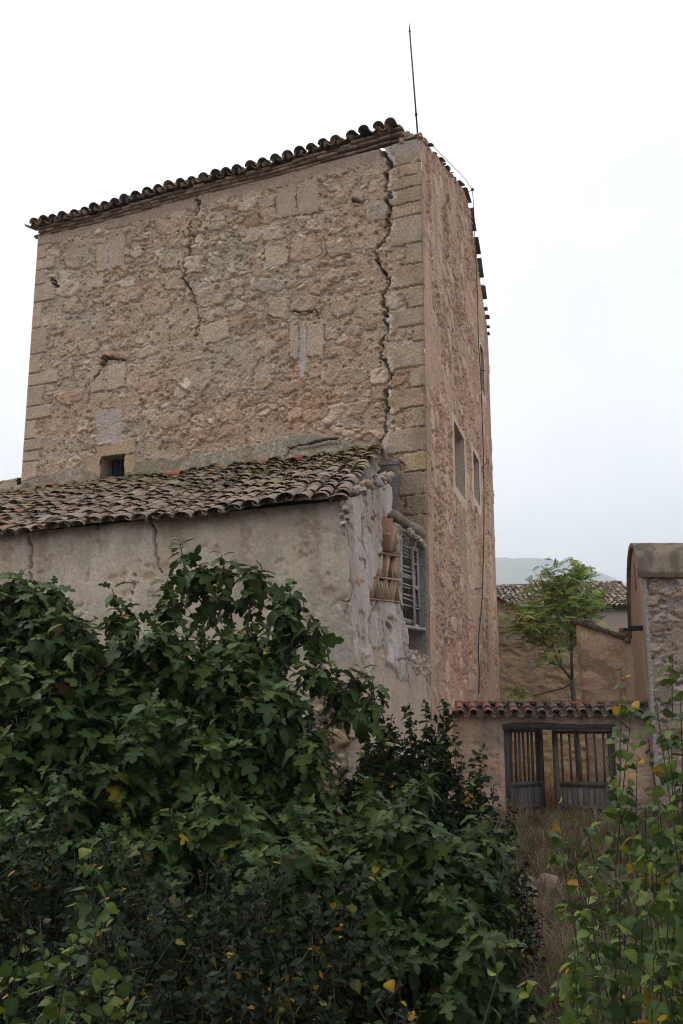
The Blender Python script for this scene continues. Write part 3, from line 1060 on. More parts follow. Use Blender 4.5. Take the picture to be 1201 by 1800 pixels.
# broken corner at the top and ragged verge along the gable
mb = MB()
rg = np.random.default_rng(9)
for k in range(34):
    u = rg.uniform(-.02, .62)
    s = rg.uniform(0, .9)
    z = 12.98 + .42 * s + rg.uniform(0, .26) * (.3 + u) + .1 * u
    mb.rock(np.append(C2 + AD * u + BD * s + AN * .05, z), rg.uniform(.06, .14, 3), rg, [lin(150, 134, 116, KA), lin(160, 128, 106, KA), lin(134, 124, 112, KA)][k % 3], 1)
for s in np.arange(.3, LEN_B - .1, .13):
    z = np.interp(s, GS, GZ)
    mb.rock(np.append(C2 + BD * s - BN * .08, z + rg.uniform(-.06, .05)), rg.uniform(.06, .13, 3), rg, [lin(150, 124, 104, KA), lin(160, 134, 112, KA), lin(140, 118, 100, KA)][int(s * 10) % 3], 1)
mb.build('wall_rubble', M_STONE, tower)
for s, ln, up_, out in [(1.0, .3, .10, .14), (2.0, .2, .05, .05), (2.6, .55, .07, .14), (3.3, .2, .07, .08), (3.7, .5, .06, .12), (4.6, .2, .05, .12), (5.4, .3, .05, .05), (6.0, .9, .05, .16), (7.2, 1.1, .03, .2), (8.4, .8, .0, .24), (9.4, .7, .02, .26), (10.15, .75, .0, .26), (11.05, .5, .02, .26), (11.7, .12, .02, .22), (11.95, .16, .02, .24), (12.3, .1, .02, .2), (12.5, .12, .02, .14)]:
    z = np.interp(s, GS, GZ)
    z2 = np.interp(s + .2, GS, GZ)
    al = unit(np.append(BD * .2, z2 - z))
    nr = unit(np.cross(BN3, al))
    if nr[2] < 0:
        nr = -nr
    mb = MB()
    # a flat broken piece standing proud of the wall edge
    mb.box(np.append(C2 + BD * s - BN * .25, z + up_), BN3 * (.25 + out * .6), al * ln, nr * .035, lin(104, 84, 72) * rg.uniform(.7, 1.2), .012, rg)
    if rg.random() < .5:
        mb.box(np.append(C2 + BD * (s + .07) - BN * .25, z + up_ + .04), BN3 * (.25 + out * .35), al * ln * .6, nr * .03, lin(120, 92, 78) * rg.uniform(.7, 1.2), .012, rg)
    mb.build('verge_tile', M_TILE_CLEAN, roof)

# ------------------------------------------------------------------ lightning rod and its cable
rod_b = W(735.5, 238, 21.0) - UP3 * .25
rod_t = W(719, 38, 20.9)
rod = thing('lightning_rod', 'thin dark lightning rod standing on the top corner of the tower', 'lightning rod', rod_b)
dr = rod_t - rod_b
mb = MB()
mb.tube([rod_b, rod_b + dr * .92], [.022, .020], lin(70, 66, 70), 6)
mb.tube([rod_b + dr * .235, rod_b + dr * .25], .034, lin(60, 56, 60), 6)
mb.build('mast', M_METAL, rod)
mb = MB()
mb.tube([rod_b + dr * .92, rod_b + dr * .935, rod_b + dr], [.03, .018, .004], lin(70, 66, 70), 6)
mb.build('tip', M_METAL, rod)


def Bw(px, py, h):
    s, z = onv(px, py, C2 + BN * h, BD)
    return P3(C2, BD, BN, s, z, h)


cab = thing('conductor_cable', 'thin dark cable running down the side face of the tower from the lightning rod', 'cable', Bw(843, 1219, .08))
pts = [rod_b + UP3 * .3, Bw(748, 244, .1), Bw(772, 268, .25), Bw(800, 296, .35), Bw(818, 314, .4), Bw(830.5, 333.5, .42), Bw(833, 362, .36), Bw(834, 400, .28), Bw(835.5, 440, .2), Bw(838, 480, .12), Bw(840, 540, .08), Bw(841, 600, .08), Bw(844, 640, .08), Bw(846, 680, .07), Bw(848, 740, .07), Bw(850, 800, .07), Bw(851, 860, .07), Bw(851, 920, .07), Bw(850, 980, .07), Bw(848.5, 1034, .08), Bw(847, 1066, .07), Bw(845, 1088, .07), Bw(842, 1112, .07), Bw(841, 1140, .07), Bw(842.5, 1175, .07), Bw(842, 1219, .07)]
P = np.array(pts)
tt = np.linspace(0, len(P) - 1, 140)
sm = np.stack([np.interp(tt, np.arange(len(P)), P[:, i]) for i in range(3)], 1)
for _ in range(3):
    sm[1:-1] = (sm[:-2] + 2 * sm[1:-1] + sm[2:]) / 4
rad = np.interp(np.arange(140), [0, 25, 60, 139], [.008, .008, .015, .017])
mb = MB()
mb.tube(sm, rad, lin(60, 54, 52), 5)
mb.build('wire', M_METAL, cab)
for (a, b), r in (((Bw(829, 1035.5, .0), Bw(848.5, 1034, .10)), .016), ((Bw(846, 652, 0), Bw(853, 651, .16)), .014), ((Bw(822, 338, -.05), Bw(830.5, 333.5, .42)), .012), ((Bw(866, 870, 0), Bw(870, 870, .12)), .012)):
    mb = MB()
    mb.tube([a, b], r, lin(52, 46, 44), 5)
    if r == .012 and a[2] > 10:
        mb.rock(b, .05, np.random.default_rng(1), lin(70, 64, 60), 1, .05)
    mb.build('bracket', M_METAL, cab)
# ------------------------------------------------------------------ lean-to against the tower
shed = thing('lean_to_house', 'grey plastered lean-to with a mossy tiled roof and a broken end wall against the tower', 'house', (F2[0], F2[1], -2.75))


def U0(z):
    return .07 - .08 * (3.05 - z)


def shed_front():
    ks = axis(0, 1, .0034)
    zs = axis(-2.9, 3.16, .028)
    Kk, Z = np.meshgrid(ks, zs, indexing='ij')
    U = U0(Z) * (1 - Kk) + 9.5 * Kk
    px, py = proj(P3(F2, AD, AN, U, Z))
    wob = fbm(U * 5, Z * 5, 201, 3) - .5
    n1 = fbm(U * .7, Z * .9, 202, 4)
    n2 = fbm(U * 2.2, Z * 2.2, 203, 4)
    strk = fbm(U * 3.5, Z * .35, 204, 4)
    col = mixc(lin(168, 152, 134, KA), lin(152, 140, 126, KA), ss(.42, .58, n1 * .6 + n2 * .4))
    col = mixc(col, lin(140, 118, 98, KA), ss(.5, .66, strk) * ss(1.3, 3.0, Z) * .75)      # brown runs below the eave
    col = mixc(col, lin(172, 162, 150, KA), ss(.55, .68, fbm(U * 3 + 9, Z * .6, 205, 4)) * ss(1.2, 2.6, Z) * .7)
    col = mixc(col, lin(140, 131, 121, KA), ss(.46, .56, fbm(U * .6 + 4, Z * 1.4, 206, 3)) * ss(2.3, 1.7, Z) * .7)  # grey repair band
    spk = ss(.66, .74, fbm(U * 16, Z * 16, 207, 2))
    col = mixc(col, lin(178, 170, 160, KA), spk * .5)
    h = (fbm(U * 2, Z * 2, 208, 4) - .5) * .04 + (fbm(U * 14, Z * 14, 209, 4) - .5) * .016
    # plaster fallen away low down near the corner: rubble shows
    hole = ss(.02, -.05, (px - 640) * .004 + (1200 - py) * .004 + .15 + wob * .35) * ss(540, 575, px)
    hr, cr = mix_mortar(U, Z, 211, lin(128, 108, 92, KA), palA, bury=.56)
    h = h * (1 - hole) + (hr - .06) * hole
    col = mixc(col, cr * np.array([.66, .60, .55]), hole)
    # small spalls
    sp2 = ss(.66, .72, fbm(U * 5, Z * 7, 214, 4))
    h = h - .02 * sp2
    col = mixc(col, lin(146, 122, 102, KA), sp2 * .7)
    for cr_ in ([(48, 932, 1.5), (50, 948, 1.6), (55, 965, 1.8), (53, 1010, 1.6), (49, 1050, 1)], [(264, 908, 1.8), (270, 930, 2.4), (273, 955, 2.4), (275, 985, 2), (284, 1005, 1.2)], [(241, 1000, .9), (234, 1030, 1.1), (228, 1080, .9)], [(170, 915, .8), (172, 960, .5)],
                [(604, 890, 1.4), (600, 905, 3), (606, 920, 2), (603, 940, 1)]):
        d, t = dpoly(px + (vn(U * 10, Z * 10, 44) - .5) * 5, py, [c[:2] for c in cr_])
        wd = np.interp(t, np.linspace(0, 1, len(cr_)), [c[2] for c in cr_])
        m = ss(wd * .7 + .5, wd * .7 - .5, d)
        h = h - .10 * m
        col = mixc(col, lin(104, 86, 74, KA), m * .8)
    h = h * ss(-.005, .006, Kk)
    return mesh('front_wall', P3(F2, AD, AN, U, Z, h), gridfaces(len(ks), len(zs)), M_PLASTER, shed, col.reshape(-1, 3) * np.array([1.22, 1.18, 1.16]))


shed_front()


def shed_end():
    ks = axis(0, 1, .0034)
    zs = axis(-2.9, 4.6, .024)
    Kk, Z = np.meshgrid(ks, zs, indexing='ij')
    fx, fy = F2[0] + AD[0] * U0(Z), F2[1] + AD[1] * U0(Z)
    cx, cy = C2[0] + BN[0] * .03, C2[1] + BN[1] * .03
    P = np.stack([cx + (fx - cx) * Kk, cy + (fy - cy) * Kk, Z], -1)
    U = Kk * 6.8
    px, py = proj(P)
    wob = fbm(U * 6, Z * 6, 221, 3) - .5
    w2 = fbm(U * 3, Z * 3, 222, 3) - .5
    strk = fbm(U * 2.6, Z * .35, 223, 4)
    col = mixc(lin(178, 162, 152, KA), lin(164, 148, 138, KA), ss(.42, .6, strk))
    col = mixc(col, lin(156, 136, 120, KA), ss(.5, .66, fbm(U * 1.2, Z * .9, 224, 4)) * .7)
    base = ss(-.02, .03, (py - 1150 + np.abs(px - 690) * .25) * .004 + w2 * .5)
    col = mixc(col, mixc(lin(176, 152, 130, KA), lin(164, 143, 126, KA), ss(.4, .6, fbm(U * 3, Z * 3, 225, 4))), base)
    h = (fbm(U * 1.2, Z * 1.2, 226, 4) - .5) * .03 + (fbm(U * 7, Z * 5, 227, 4) - .5) * .016 + (fbm(U * 22, Z * 22, 228, 2) - .5) * .016
    h = h - .03 * base
    for pl, c in (([(686, 1118), (696, 1108), (700, 1140), (690, 1168), (678, 1160)], lin(182, 171, 162, KA)), ([(690, 1060), (698, 1066), (697, 1090), (688, 1085)], lin(178, 166, 157, KA)),
                  ([(694, 1172), (720, 1166), (724, 1190), (702, 1196)], lin(162, 150, 138, KA)), ([(640, 1145), (655, 1130), (660, 1165), (648, 1190)], lin(182, 166, 152, KA)),
                  ([(624, 1015), (634, 1012), (640, 1022), (628, 1028)], lin(176, 140, 108, KA))):
        m = inpoly(px + wob * 14, py + wob * 20, pl)
        col = np.where(m[..., None], c * (.92 + .16 * vn(U * 6, Z * 6, 3))[..., None], col)
        h = h + m * .02
    # spalled patches
    sp2 = ss(.615, .63, fbm(U * 2.6, Z * 2.6, 229, 5)) * ss(1250, 1050, py)
    h = h - .03 * sp2
    col = mixc(col, lin(160, 136, 116, KA), sp2 * .7)
    cracks = [[(641, 866, 2), (640, 890, 2.5), (639, 918, 2.5), (639, 936, 4), (638, 945, 1)], [(653, 862, 1), (654, 890, 1.4), (655, 925, 1)], [(666, 856, .8), (666, 900, .8)], [(664, 1050, 2), (662, 1068, 2), (652, 1078, 2.4), (648, 1092, 3.6), (650, 1112, 1.6)], [(680, 1096, 2), (684, 1100, 6), (687, 1106, 6), (688, 1112, 2)],
              [(682, 1084, 1), (690, 1090, 1.5), (692, 1098, 1)], [(706, 1062, 2), (710, 1078, 2), (711, 1094, 1)], [(616, 1000, 1), (618, 1060, 1.5), (616, 1110, 1.2), (620, 1160, 1.6), (624, 1178, 2)], [(627, 1190, 1.5), (645, 1186, 3), (648, 1196, 1)], [(722, 1150, 1.5), (718, 1180, 2), (722, 1205, 1)], [(748, 1160, 1.5), (756, 1200, 2.5), (757, 1235, 1.2)],
              [(612, 900, 1), (614, 940, 1.4), (620, 975, .8)], [(630, 980, .7), (640, 985, 1.4), (642, 1000, 1)], [(672, 1090, .8), (676, 1120, 1), (670, 1140, .8)], [(706, 1110, 1.4), (707, 1130, 1)], [(700, 1162, 1), (715, 1158, 1.4), (730, 1160, 1)], [(658, 900, 1.5), (662, 912, 2), (660, 918, 1)]]
    for i, cr_ in enumerate(cracks):
        d, t = dpoly(px + (vn(U * 9, Z * 9, 240 + i) - .5) * 5, py + (vn(U * 9, Z * 9, 260 + i) - .5) * 6, [c[:2] for c in cr_])
        wd = np.interp(t, np.linspace(0, 1, len(cr_)), [c[2] for c in cr_])
        m = ss(wd * .6 + .4, wd * .6 - .4, d)
        h = h - .14 * m
        col = mixc(col, lin(106, 88, 76, KA), m * .75)
    # bricks laid bare next to the opening
    brk = [(681, 905), (690, 900), (703, 930), (703, 960), (706, 1040), (703, 1056), (656, 1052), (662, 1015), (672, 970), (677, 930)]
    m = inpoly(px + wob * 3, py + wob * 4, brk)
    h = np.where(m, -.20, h)
    col = np.where(m[..., None], lin(104, 76, 60, KA), col)
    # rough rubble towards the tower under the sill
    rb = inpoly(px + wob * 10, py + wob * 10, [(712, 1130), (735, 1140), (760, 1160), (760, 1190), (735, 1185), (722, 1165)])
    hr, cr = mix_mortar(U, Z, 230, lin(160, 142, 128, KA), palA, sx=.2, sy=.16, bury=.6)
    h = np.where(rb, hr * 1.2 - .05, h)
    col = np.where(rb[..., None], cr, col)
    # outline
    jx, jy = px + wob * 5, py + wob * 12
    body = [(590, 880), (604, 884), (616, 868), (634, 862), (650, 852), (688, 848), (691, 870), (690, 900), (700, 925), (704, 940), (704, 965), (707, 1040), (708, 1055), (712, 1075), (717, 1100), (719, 1128), (722, 1140), (738, 1146), (752, 1158), (765, 1170), (775, 1250), (780, 1700), (560, 1700)]
    ins = inpoly(jx, jy, body)
    c4 = ins[:-1, :-1] & ins[1:, :-1] & ins[:-1, 1:] & ins[1:, 1:]
    h = h * ss(1.005, .994, Kk)
    V = P + h[..., None] * BN3
    Fq = gridfaces(len(ks), len(zs), c4)
    V2, F2_, c2 = thicken(V.reshape(-1, 3), Fq, AD3 * .40 + BD3 * .10, col.reshape(-1, 3), lin(150, 134, 120, KA))
    return mesh('end_wall', V2, F2_, M_PLASTER, shed, c2)


endw = shed_end()


def End(px, py, h):
    """point on the end wall (plumb plane through tower corner and eave corner), h metres inside"""
    d = F2 + AD * U0(1.5) - C2
    d = d / np.linalg.norm(d)
    s, z = onv(px, py, C2 - BN * h, d)
    return np.append(C2 - BN * h + d * s, z)


# hollow bricks standing on edge in the break
mb = MB()
rg = np.random.default_rng(31)
tc = [lin(156, 120, 96, KA), lin(140, 102, 80, KA), lin(164, 130, 106, KA), lin(170, 150, 132, KA)]


def fin(a, b, depth, c, th=.022):
    p, q = End(*a, -.01), End(*b, -.01)
    ax = q - p
    sd = unit(np.cross(ax, BN3)) * th
    mb.box(p - sd * .5, ax, sd, -BN3 * depth, c, .004, rg)


rows = [[(681, 968, 681, 908), (684, 966, 691, 912), (690, 968, 699, 920), (697, 970, 699, 925)],
        [(671, 1012, 674, 976), (676, 1014, 683, 974), (681, 1016, 686, 978), (690, 1016, 685, 974), (692, 1017, 700, 980), (701, 1018, 705, 980)],
        [(657, 1050, 664, 1014), (670, 1052, 665, 1016), (674, 1053, 678, 1018), (684, 1054, 680, 1018), (688, 1055, 691, 1020), (693, 1056, 697, 1020), (702, 1056, 700, 1022)]]
for r_ in rows:
    for i, (a, b, c, d) in enumerate(r_):
        fin((a, b), (c, d), .17, tc[(i * 5 + int(a)) % 4], .03)
for a, b in (((672, 972), (705, 978)), ((663, 1014), (706, 1020)), ((656, 1053), (704, 1058)), ((680, 938), (686, 939))):
    fin(a, b, .17, tc[2], .026)
for (x, y, r) in ((694, 928, .07), (697, 945, .07), (686, 925, .05), (680, 990, .05), (694, 1000, .06), (690, 1040, .05), (668, 1030, .05), (700, 1045, .05)):
    mb.rock(End(x, y, .05), (r, r, r * 1.7), rg, lin(176, 152, 130, KA), 1)
mb.build('exposed_bricks', M_BRICK, shed)

# broken masonry along the verge, over the end wall
rg = np.random.default_rng(33)
for i in range(46):
    t = rg.random()
    x = 612 + 76 * t
    y = 872 - 22 * t - rg.uniform(-4, 6 + 18 * t)
    MB().rock(End(x, y, rg.uniform(.0, .4)), rg.uniform(.05, .13, 3) * np.array([1, 1, .7]), rg, [lin(176, 150, 124, KA), lin(160, 140, 122, KA), lin(150, 140, 132, KA), lin(112, 106, 100, KA)][i % 4], 1).build('loose_stone', M_STONE, shed)
for i in range(5):
    MB().rock(End(602 + rg.uniform(-2, 7), 885 + i * 9 + rg.uniform(-4, 4), rg.uniform(.02, .1)), rg.uniform(.04, .07, 3), rg, lin(168, 148, 130, KA), 1).build('loose_stone', M_STONE, shed)
for i in range(26):      # debris on the lintel
    x = 716 + 40 * rg.random()
    MB().rock(End(x, 932 + (x - 716) * .95 + rg.uniform(-4, 3), rg.uniform(.0, .3)), rg.uniform(.04, .10, 3), rg, lin(164, 146, 132, KA), 1).build('loose_stone', M_STONE, shed)
for i in range(24):
    x = 722 + 36 * rg.random()
    MB().rock(End(x, 1146 + (x - 722) * .5 + rg.uniform(-4, 3), rg.uniform(.0, .3)), rg.uniform(.04, .09, 3), rg, lin(164, 146, 132, KA), 1).build('loose_stone', M_STONE, shed)

# lean-to roof
e0 = np.append(F2 + AD * .02, 3.10)
t0 = np.append(C2 + AD * 1.0, 5.72)
run = t0 - e0
r_up = unit(run)
r_len = np.linalg.norm(run)
moss = [lin(112, 102, 72), lin(122, 106, 78), lin(104, 97, 68), lin(128, 110, 82)]
drab = [lin(112, 98, 86), lin(100, 88, 80), lin(124, 108, 94), lin(92, 84, 78), lin(116, 92, 76)]
clay = [lin(160, 98, 72), lin(170, 110, 84), lin(148, 96, 76)]


def s_col(ii, jj, cover, rg):
    n = len(ii)
    dr_ = np.array(drab) * 2.0
    mo_ = np.array(moss) * 1.75
    f = vn(ii * .35, jj * .45, 301) + (jj / 20.0 - .55) * .9 - ii * .004
    c = np.where((f > .52)[:, None], mo_[rg.integers(0, 4, n)], dr_[rg.integers(0, 5, n)])
    red = (rg.random(n) < .02 + .06 * (jj > 17))
    c = np.where(red[:, None], np.array(clay)[rg.integers(0, 3, n)], c)
    c = (.75 * c + .25 * lin(122, 104, 84) * 1.6) * rg.uniform(.88, 1.12, (n, 1))
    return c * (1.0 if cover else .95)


mb = MB()
p_start = e0 + AN3 * .16 - r_up * .10 + AD3 * .06
sagf = lambda u, v: -.06 * np.sin(u * .55) * np.sin(v * .42) + .05 * np.sin(u * 1.7 + v * .3) * .6 + np.where(v < .3, .02 * np.sin(u * 2.2), 0)
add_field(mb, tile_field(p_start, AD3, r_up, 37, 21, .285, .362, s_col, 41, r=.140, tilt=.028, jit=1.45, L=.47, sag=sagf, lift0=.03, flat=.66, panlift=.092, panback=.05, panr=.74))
# clay and mortar filling the ends of the eave tiles
rg = np.random.default_rng(44)
for i in range(37):
    q = p_start + AD3 * (i * .285 + (vn(np.array(i * .9), np.array(0.), 41) - .5) * .07) + r_up * rg.uniform(.03, .07)
    q = q + UP3 * (.045 + float(sagf(np.array(i * .285), np.array(0.))))
    an = np.linspace(0, math.pi, 9)
    ring = q + np.cos(an)[:, None] * AD3 * .124 + (np.sin(an) * .082)[:, None] * UP3
    V = np.concatenate([ring, ring + r_up * .1])
    mb.add(V, [np.arange(9)[None, :], np.stack([np.arange(8), np.arange(1, 9), np.arange(10, 18), np.arange(9, 17)], 1)], lin(132, 106, 86) * 1.2 * rg.uniform(.8, 1.15))
# loose and slipped tiles near the top
rg = np.random.default_rng(43)
TV, TF = tile_template(L=.46, r0=.115, r1=.095)
nrm = unit(np.cross(AD3, r_up))
nrm = nrm if nrm[2] > 0 else -nrm
for k in range(34):
    u = rg.uniform(.6, 9.6)
    v = r_len * rg.uniform(.86, .99)
    a = rg.choice([rg.normal(.15, .25), rg.normal(1.3, .2)], p=[.72, .28])
    y = unit(r_up * math.cos(a) + AD3 * math.sin(a) + nrm * rg.normal(.02, .06))
    x = unit(np.cross(y, nrm))
    z = np.cross(x, y)
    z = z if z @ nrm > 0 else -z
    V, Fs, c = instances(TV, TF, np.stack([x, y, z], -1)[None], (e0 + AD3 * u + r_up * v + nrm * .13)[None], (moss + clay + moss)[rg.integers(0, 11)][None] * rg.uniform(.8, 1.2))
    mb.add(V, Fs, c)
sroof = mb.build('roof', M_TILE_MOSS, shed)
# boarding under the tiles
mb = MB()
b0 = e0 - AN3 * .03 + UP3 * .0 + AD3 * .05
Vd = [b0, b0 + AD3 * 10.8, b0 + AD3 * 10.8 + r_up * r_len, b0 + r_up * (r_len + .05)]
mb.add(Vd + [v - UP3 * .05 for v in Vd], [[[0, 1, 2, 3], [7, 6, 5, 4], [0, 4, 5, 1], [1, 5, 6, 2], [2, 6, 7, 3], [3, 7, 4, 0]]], lin(96, 86, 76))
mb.build('roof_boarding', M_WOOD, sroof)
# mortar along the verge
mb = MB()
rg = np.random.default_rng(45)
tv = np.linspace(0, 1, 160)
kv = np.linspace(0, 1, 9)
T_, K_ = np.meshgrid(tv, kv, indexing='ij')
n1 = fbm(T_ * 34, K_ * 2.2, 461, 4) - .5
n2 = fbm(T_ * 90, K_ * 6, 462, 3) - .5
Pv = e0 + r_up * (r_len * T_)[..., None] + AD3 * (-.05 + .30 * K_ + .09 * n1)[..., None] + UP3 * (-.16 + .25 * np.sin(K_ * 2.2) + .12 * n1 + .07 * n2)[..., None] - BD3 * 0
cv_ = mixc(lin(128, 120, 110, KA), lin(96, 90, 84, KA), ss(.45, .6, n1 + .5))
cv_ = mixc(cv_, lin(160, 142, 122, KA), ss(.53, .62, n2 + .5) * .7)
mb.add(Pv.reshape(-1, 3), [gridfaces(160, 9)], cv_.reshape(-1, 3))
mb.build('verge_mortar', M_STONE, sroof)
# broken boards and slates left at the top of the verge
mb = MB()
for x0, y0, x1, y1, dz in ((640, 836, 672, 806, 0), (664, 818, 702, 816, .1), (668, 812, 705, 812, .2), (655, 832, 690, 826, 0)):
    p, q = W(x0, y0, 19.2 + dz), W(x1, y1, 20.0)
    mb.box(p, q - p, np.array([.04, .16, .02]), UP3 * .035, lin(128, 122, 118) if x0 > 660 else lin(136, 104, 88), .01, rg)
mb.build('broken_board', M_WOOD, sroof)
# lintel log
mb = MB()
lp, lq = W(684, 903, 18.9), W(741, 943, 19.9)
tt = np.linspace(0, 1, 9)
pts = lp + (lq - lp) * tt[:, None] + np.array([0, 0, 1.]) * (.05 * np.sin(tt * 3.1))[:, None]
mb.tube(np.repeat(pts, 1, 0), .10 + .022 * np.sin(tt * 9) + .012 * np.cos(tt * 23), lin(150, 134, 118), 9)
mb.v[-1] = mb.v[-1] + np.random.default_rng(4).normal(0, .012, mb.v[-1].shape)
mb.build('lintel', M_WOOD, shed)
# louvred shutters hanging in the opening
grey = lin(186, 178, 172)
win = None


def PA(u, s, z):
    q = C2 + AD * u + BD * s
    return np.array([q[0], q[1], z])


mb = MB()
mb.box(PA(.50, -.95, 2.0), PA(.50, -.95, 3.95) - PA(.50, -.95, 2.0), PA(.42, -.9, 2) - PA(.50, -.95, 2.0), PA(.52, -.84, 2) - PA(.50, -.95, 2.0), grey * .95, .003, rg)
mb.box(PA(.56, -1.25, 1.86), PA(.14, -.0, 1.86) - PA(.56, -1.25, 1.86), PA(.50, -1.25, 1.86) - PA(.60, -1.25, 1.86), UP3 * .06, grey, .003, rg)
win = mb.build('window_frame', M_WOOD, shed)


def shutter(Q0, Q1, zb, zt, lean, miss, seed, nsl=24):
    rg = np.random.default_rng(seed)
    m = MB()
    ax = Q1 - Q0
    ax[2] = 0
    al = unit(ax)
    nn = unit(np.cross(al, UP3))
    up = unit(UP3 + al * lean)
    H = zt - zb
    o = np.array([Q0[0], Q0[1], zb])
    wd = np.linalg.norm(ax)
    for x in (0, wd - .07):
        m.box(o + al * x, al * .07, nn * .035, up * H, grey * rg.uniform(.9, 1.1), .003, rg)
    for z in (0, H * .48, H - .08):
        m.box(o + al * .07 + up * z, al * (wd - .14), nn * .033, up * .08, grey * rg.uniform(.9, 1.1), .003, rg)
    for i in range(nsl):
        z = .1 + (H - .2) * i / nsl
        if rg.random() < miss:
            continue
        t = rg.normal(0, .03)
        m.box(o + al * .05 + up * z - nn * .01, al * (wd - .1) + up * t, nn * .05 - up * .045, up * .012, grey * rg.uniform(.95, 1.2), .002, rg)
    return m.build('shutter', M_WOOD, shed)


shutter(PA(.45, -.95, 0), PA(.29, -.12, 0), 1.98, 3.86, .035, .33, 51)
shutter(PA(.27, -.42, 0), PA(.22, -.02, 0), 1.9, 3.55, -.05, .75, 52, 18)

# ------------------------------------------------------------------ boundary wall beyond the tower's left corner
bw = thing('boundary_wall', 'low rubble wall with a sloping tiled top ending at the far left corner of the tower', 'wall', np.append(D2, -2.5))
mb = MB()
u = np.linspace(LEN_A + .0, LEN_A + 3.5, 60)
zt = A_px(38, 845)[1] - .05 - (u - LEN_A) * .02
for k in range(2):
    pass
V = np.concatenate([P3(C2, AD, AN, u, -2.6, .16), P3(C2, AD, AN, u, zt, .16 + .02 * np.sin(u * 9)), P3(C2, AD, AN, u, zt, -.4), P3(C2, AD, AN, u, -2.6, -.4)])
n = len(u)
fs = np.concatenate([gridfaces(2, n), gridfaces(2, n) + n, gridfaces(2, n) + 2 * n])
mb.add(V, [fs], lin(130, 118, 102, KA))
rg = np.random.default_rng(61)
for i in range(40):
    uu = LEN_A + rg.uniform(-.35, .45)
    mb.rock(P3(C2, AD, AN, uu, zt[0] - .55 + rg.uniform(-.3, .42) - max(0, uu - LEN_A) * .2, rg.uniform(.05, .2)), rg.uniform(.08, .16, 3), rg, lin(140, 126, 110, KA), 1, .25)
mb.build('wall', M_STONE, bw)
mb = MB()
TV, TF = tile_template(L=.62, r0=.17, r1=.15, th=.02, n=9)
for i in range(6):
    y = unit(AD3 - UP3 * .03)
    z = unit(UP3 - y * (y @ UP3))
    x = np.cross(y, z)
    V, Fs, c = instances(TV, TF, np.stack([x, y, z], -1)[None], P3(C2, AD, AN, LEN_A + .12 + i * .52, zt[0] + .0 - i * .02, -.1)[None], lin(146, 124, 100)[None] * (.9 + .1 * (i % 3)))
    mb.add(V, Fs, c)
for i in range(7):
    uu = LEN_A - .25 + i * .36
    y = unit(-AN3 * .8 - UP3 * -.42)
    z = unit(UP3 - y * (y @ UP3))
    x = np.cross(y, z)
    V, Fs, c = instances(TV, TF, np.stack([x, y, z], -1)[None], P3(C2, AD, AN, uu, zt[0] - .55, .62)[None], [lin(150, 112, 86), lin(120, 108, 78)][i % 2][None])
    mb.add(V, Fs, c)
mb.build('coping', M_TILE_MOSS, bw)

# ------------------------------------------------------------------ gate wall
gw = thing('garden_wall', 'low plastered wall with a red tile coping and a pair of old plank gates', 'wall', (G2[0] + 2, G2[1], GROUND0))
GO = (1.15, 3.63, -2.45, -.035)


def gate_wall():
    us = axis(-.3, 4.75, .022, GO[0], GO[1])
    zs = axis(-2.6, .19, .022, GO[3])
    U, Z = np.meshgrid(us, zs, indexing='ij')
    n1 = fbm(U * 1.2, Z * 1.2, 401, 4)
    col = mixc(lin(168, 144, 126, KA), lin(150, 130, 116, KA), ss(.4, .6, n1))
    col = mixc(col, lin(176, 142, 116, KA), ss(.48, .64, fbm(U * .9 + 5, Z * .9, 402, 4)) * .7)
    col = mixc(col, lin(120, 108, 98, KA), ss(.5, .64, fbm(U * 4, Z * .6, 404, 4)) * ss(-.5, .15, Z) * .6)
    h = (fbm(U * 2, Z * 2, 405, 4) - .5) * .04 + (fbm(U * 11, Z * 13, 406, 4) - .5) * .03
    flk = ss(.60, .66, fbm(U * 6, Z * 7, 407, 4))
    h = h - .022 * flk
    col = mixc(col, lin(140, 116, 98, KA), flk * .5)
    col = mixc(col, lin(126, 106, 92, KA), ss(.52, .68, fbm(U * 2.4, Z * 3, 408, 4)) * .55)
    UC, ZC = np.meshgrid((us[:-1] + us[1:]) / 2, (zs[:-1] + zs[1:]) / 2, indexing='ij')
    keep = ~((UC > GO[0]) & (UC < GO[1]) & (ZC < GO[3]))
    # smooth plaster round the opening
    fr = (np.minimum(np.abs(U - GO[0]), np.abs(U - GO[1])) < .12) & (Z < GO[3] + .02)
    h = np.where(fr, .012, h)
    h = h * ss(0, .1, np.minimum(np.abs(U - GO[0]), np.abs(U - GO[1]))) + 0
    V = P3(G2, GD, GN, U, Z, h)
    V2, F2_, c2 = thicken(V.reshape(-1, 3), gridfaces(len(us), len(zs), keep), -np.append(GN, 0) * .42, col.reshape(-1, 3), lin(160, 138, 120, KA))
    mesh('wall', V2, F2_, M_PLASTER, gw, c2)


gate_wall()
GD3, GN3 = np.append(GD, 0), np.append(GN, 0)
red = [lin(170, 120, 100), lin(160, 112, 96), lin(138, 116, 102), lin(126, 114, 104), lin(142, 122, 106), lin(118, 108, 98)]


def g_col(ii, jj, cover, rg):
    n = len(ii)
    k = np.where(ii < 2, rg.integers(0, 2, n), np.where(rg.random(n) < .15, 1, rg.integers(2, 6, n)))
    return np.array(red)[k] * 1.25 * rg.uniform(.8, 1.2, (n, 1)) * (1 if cover else .8)


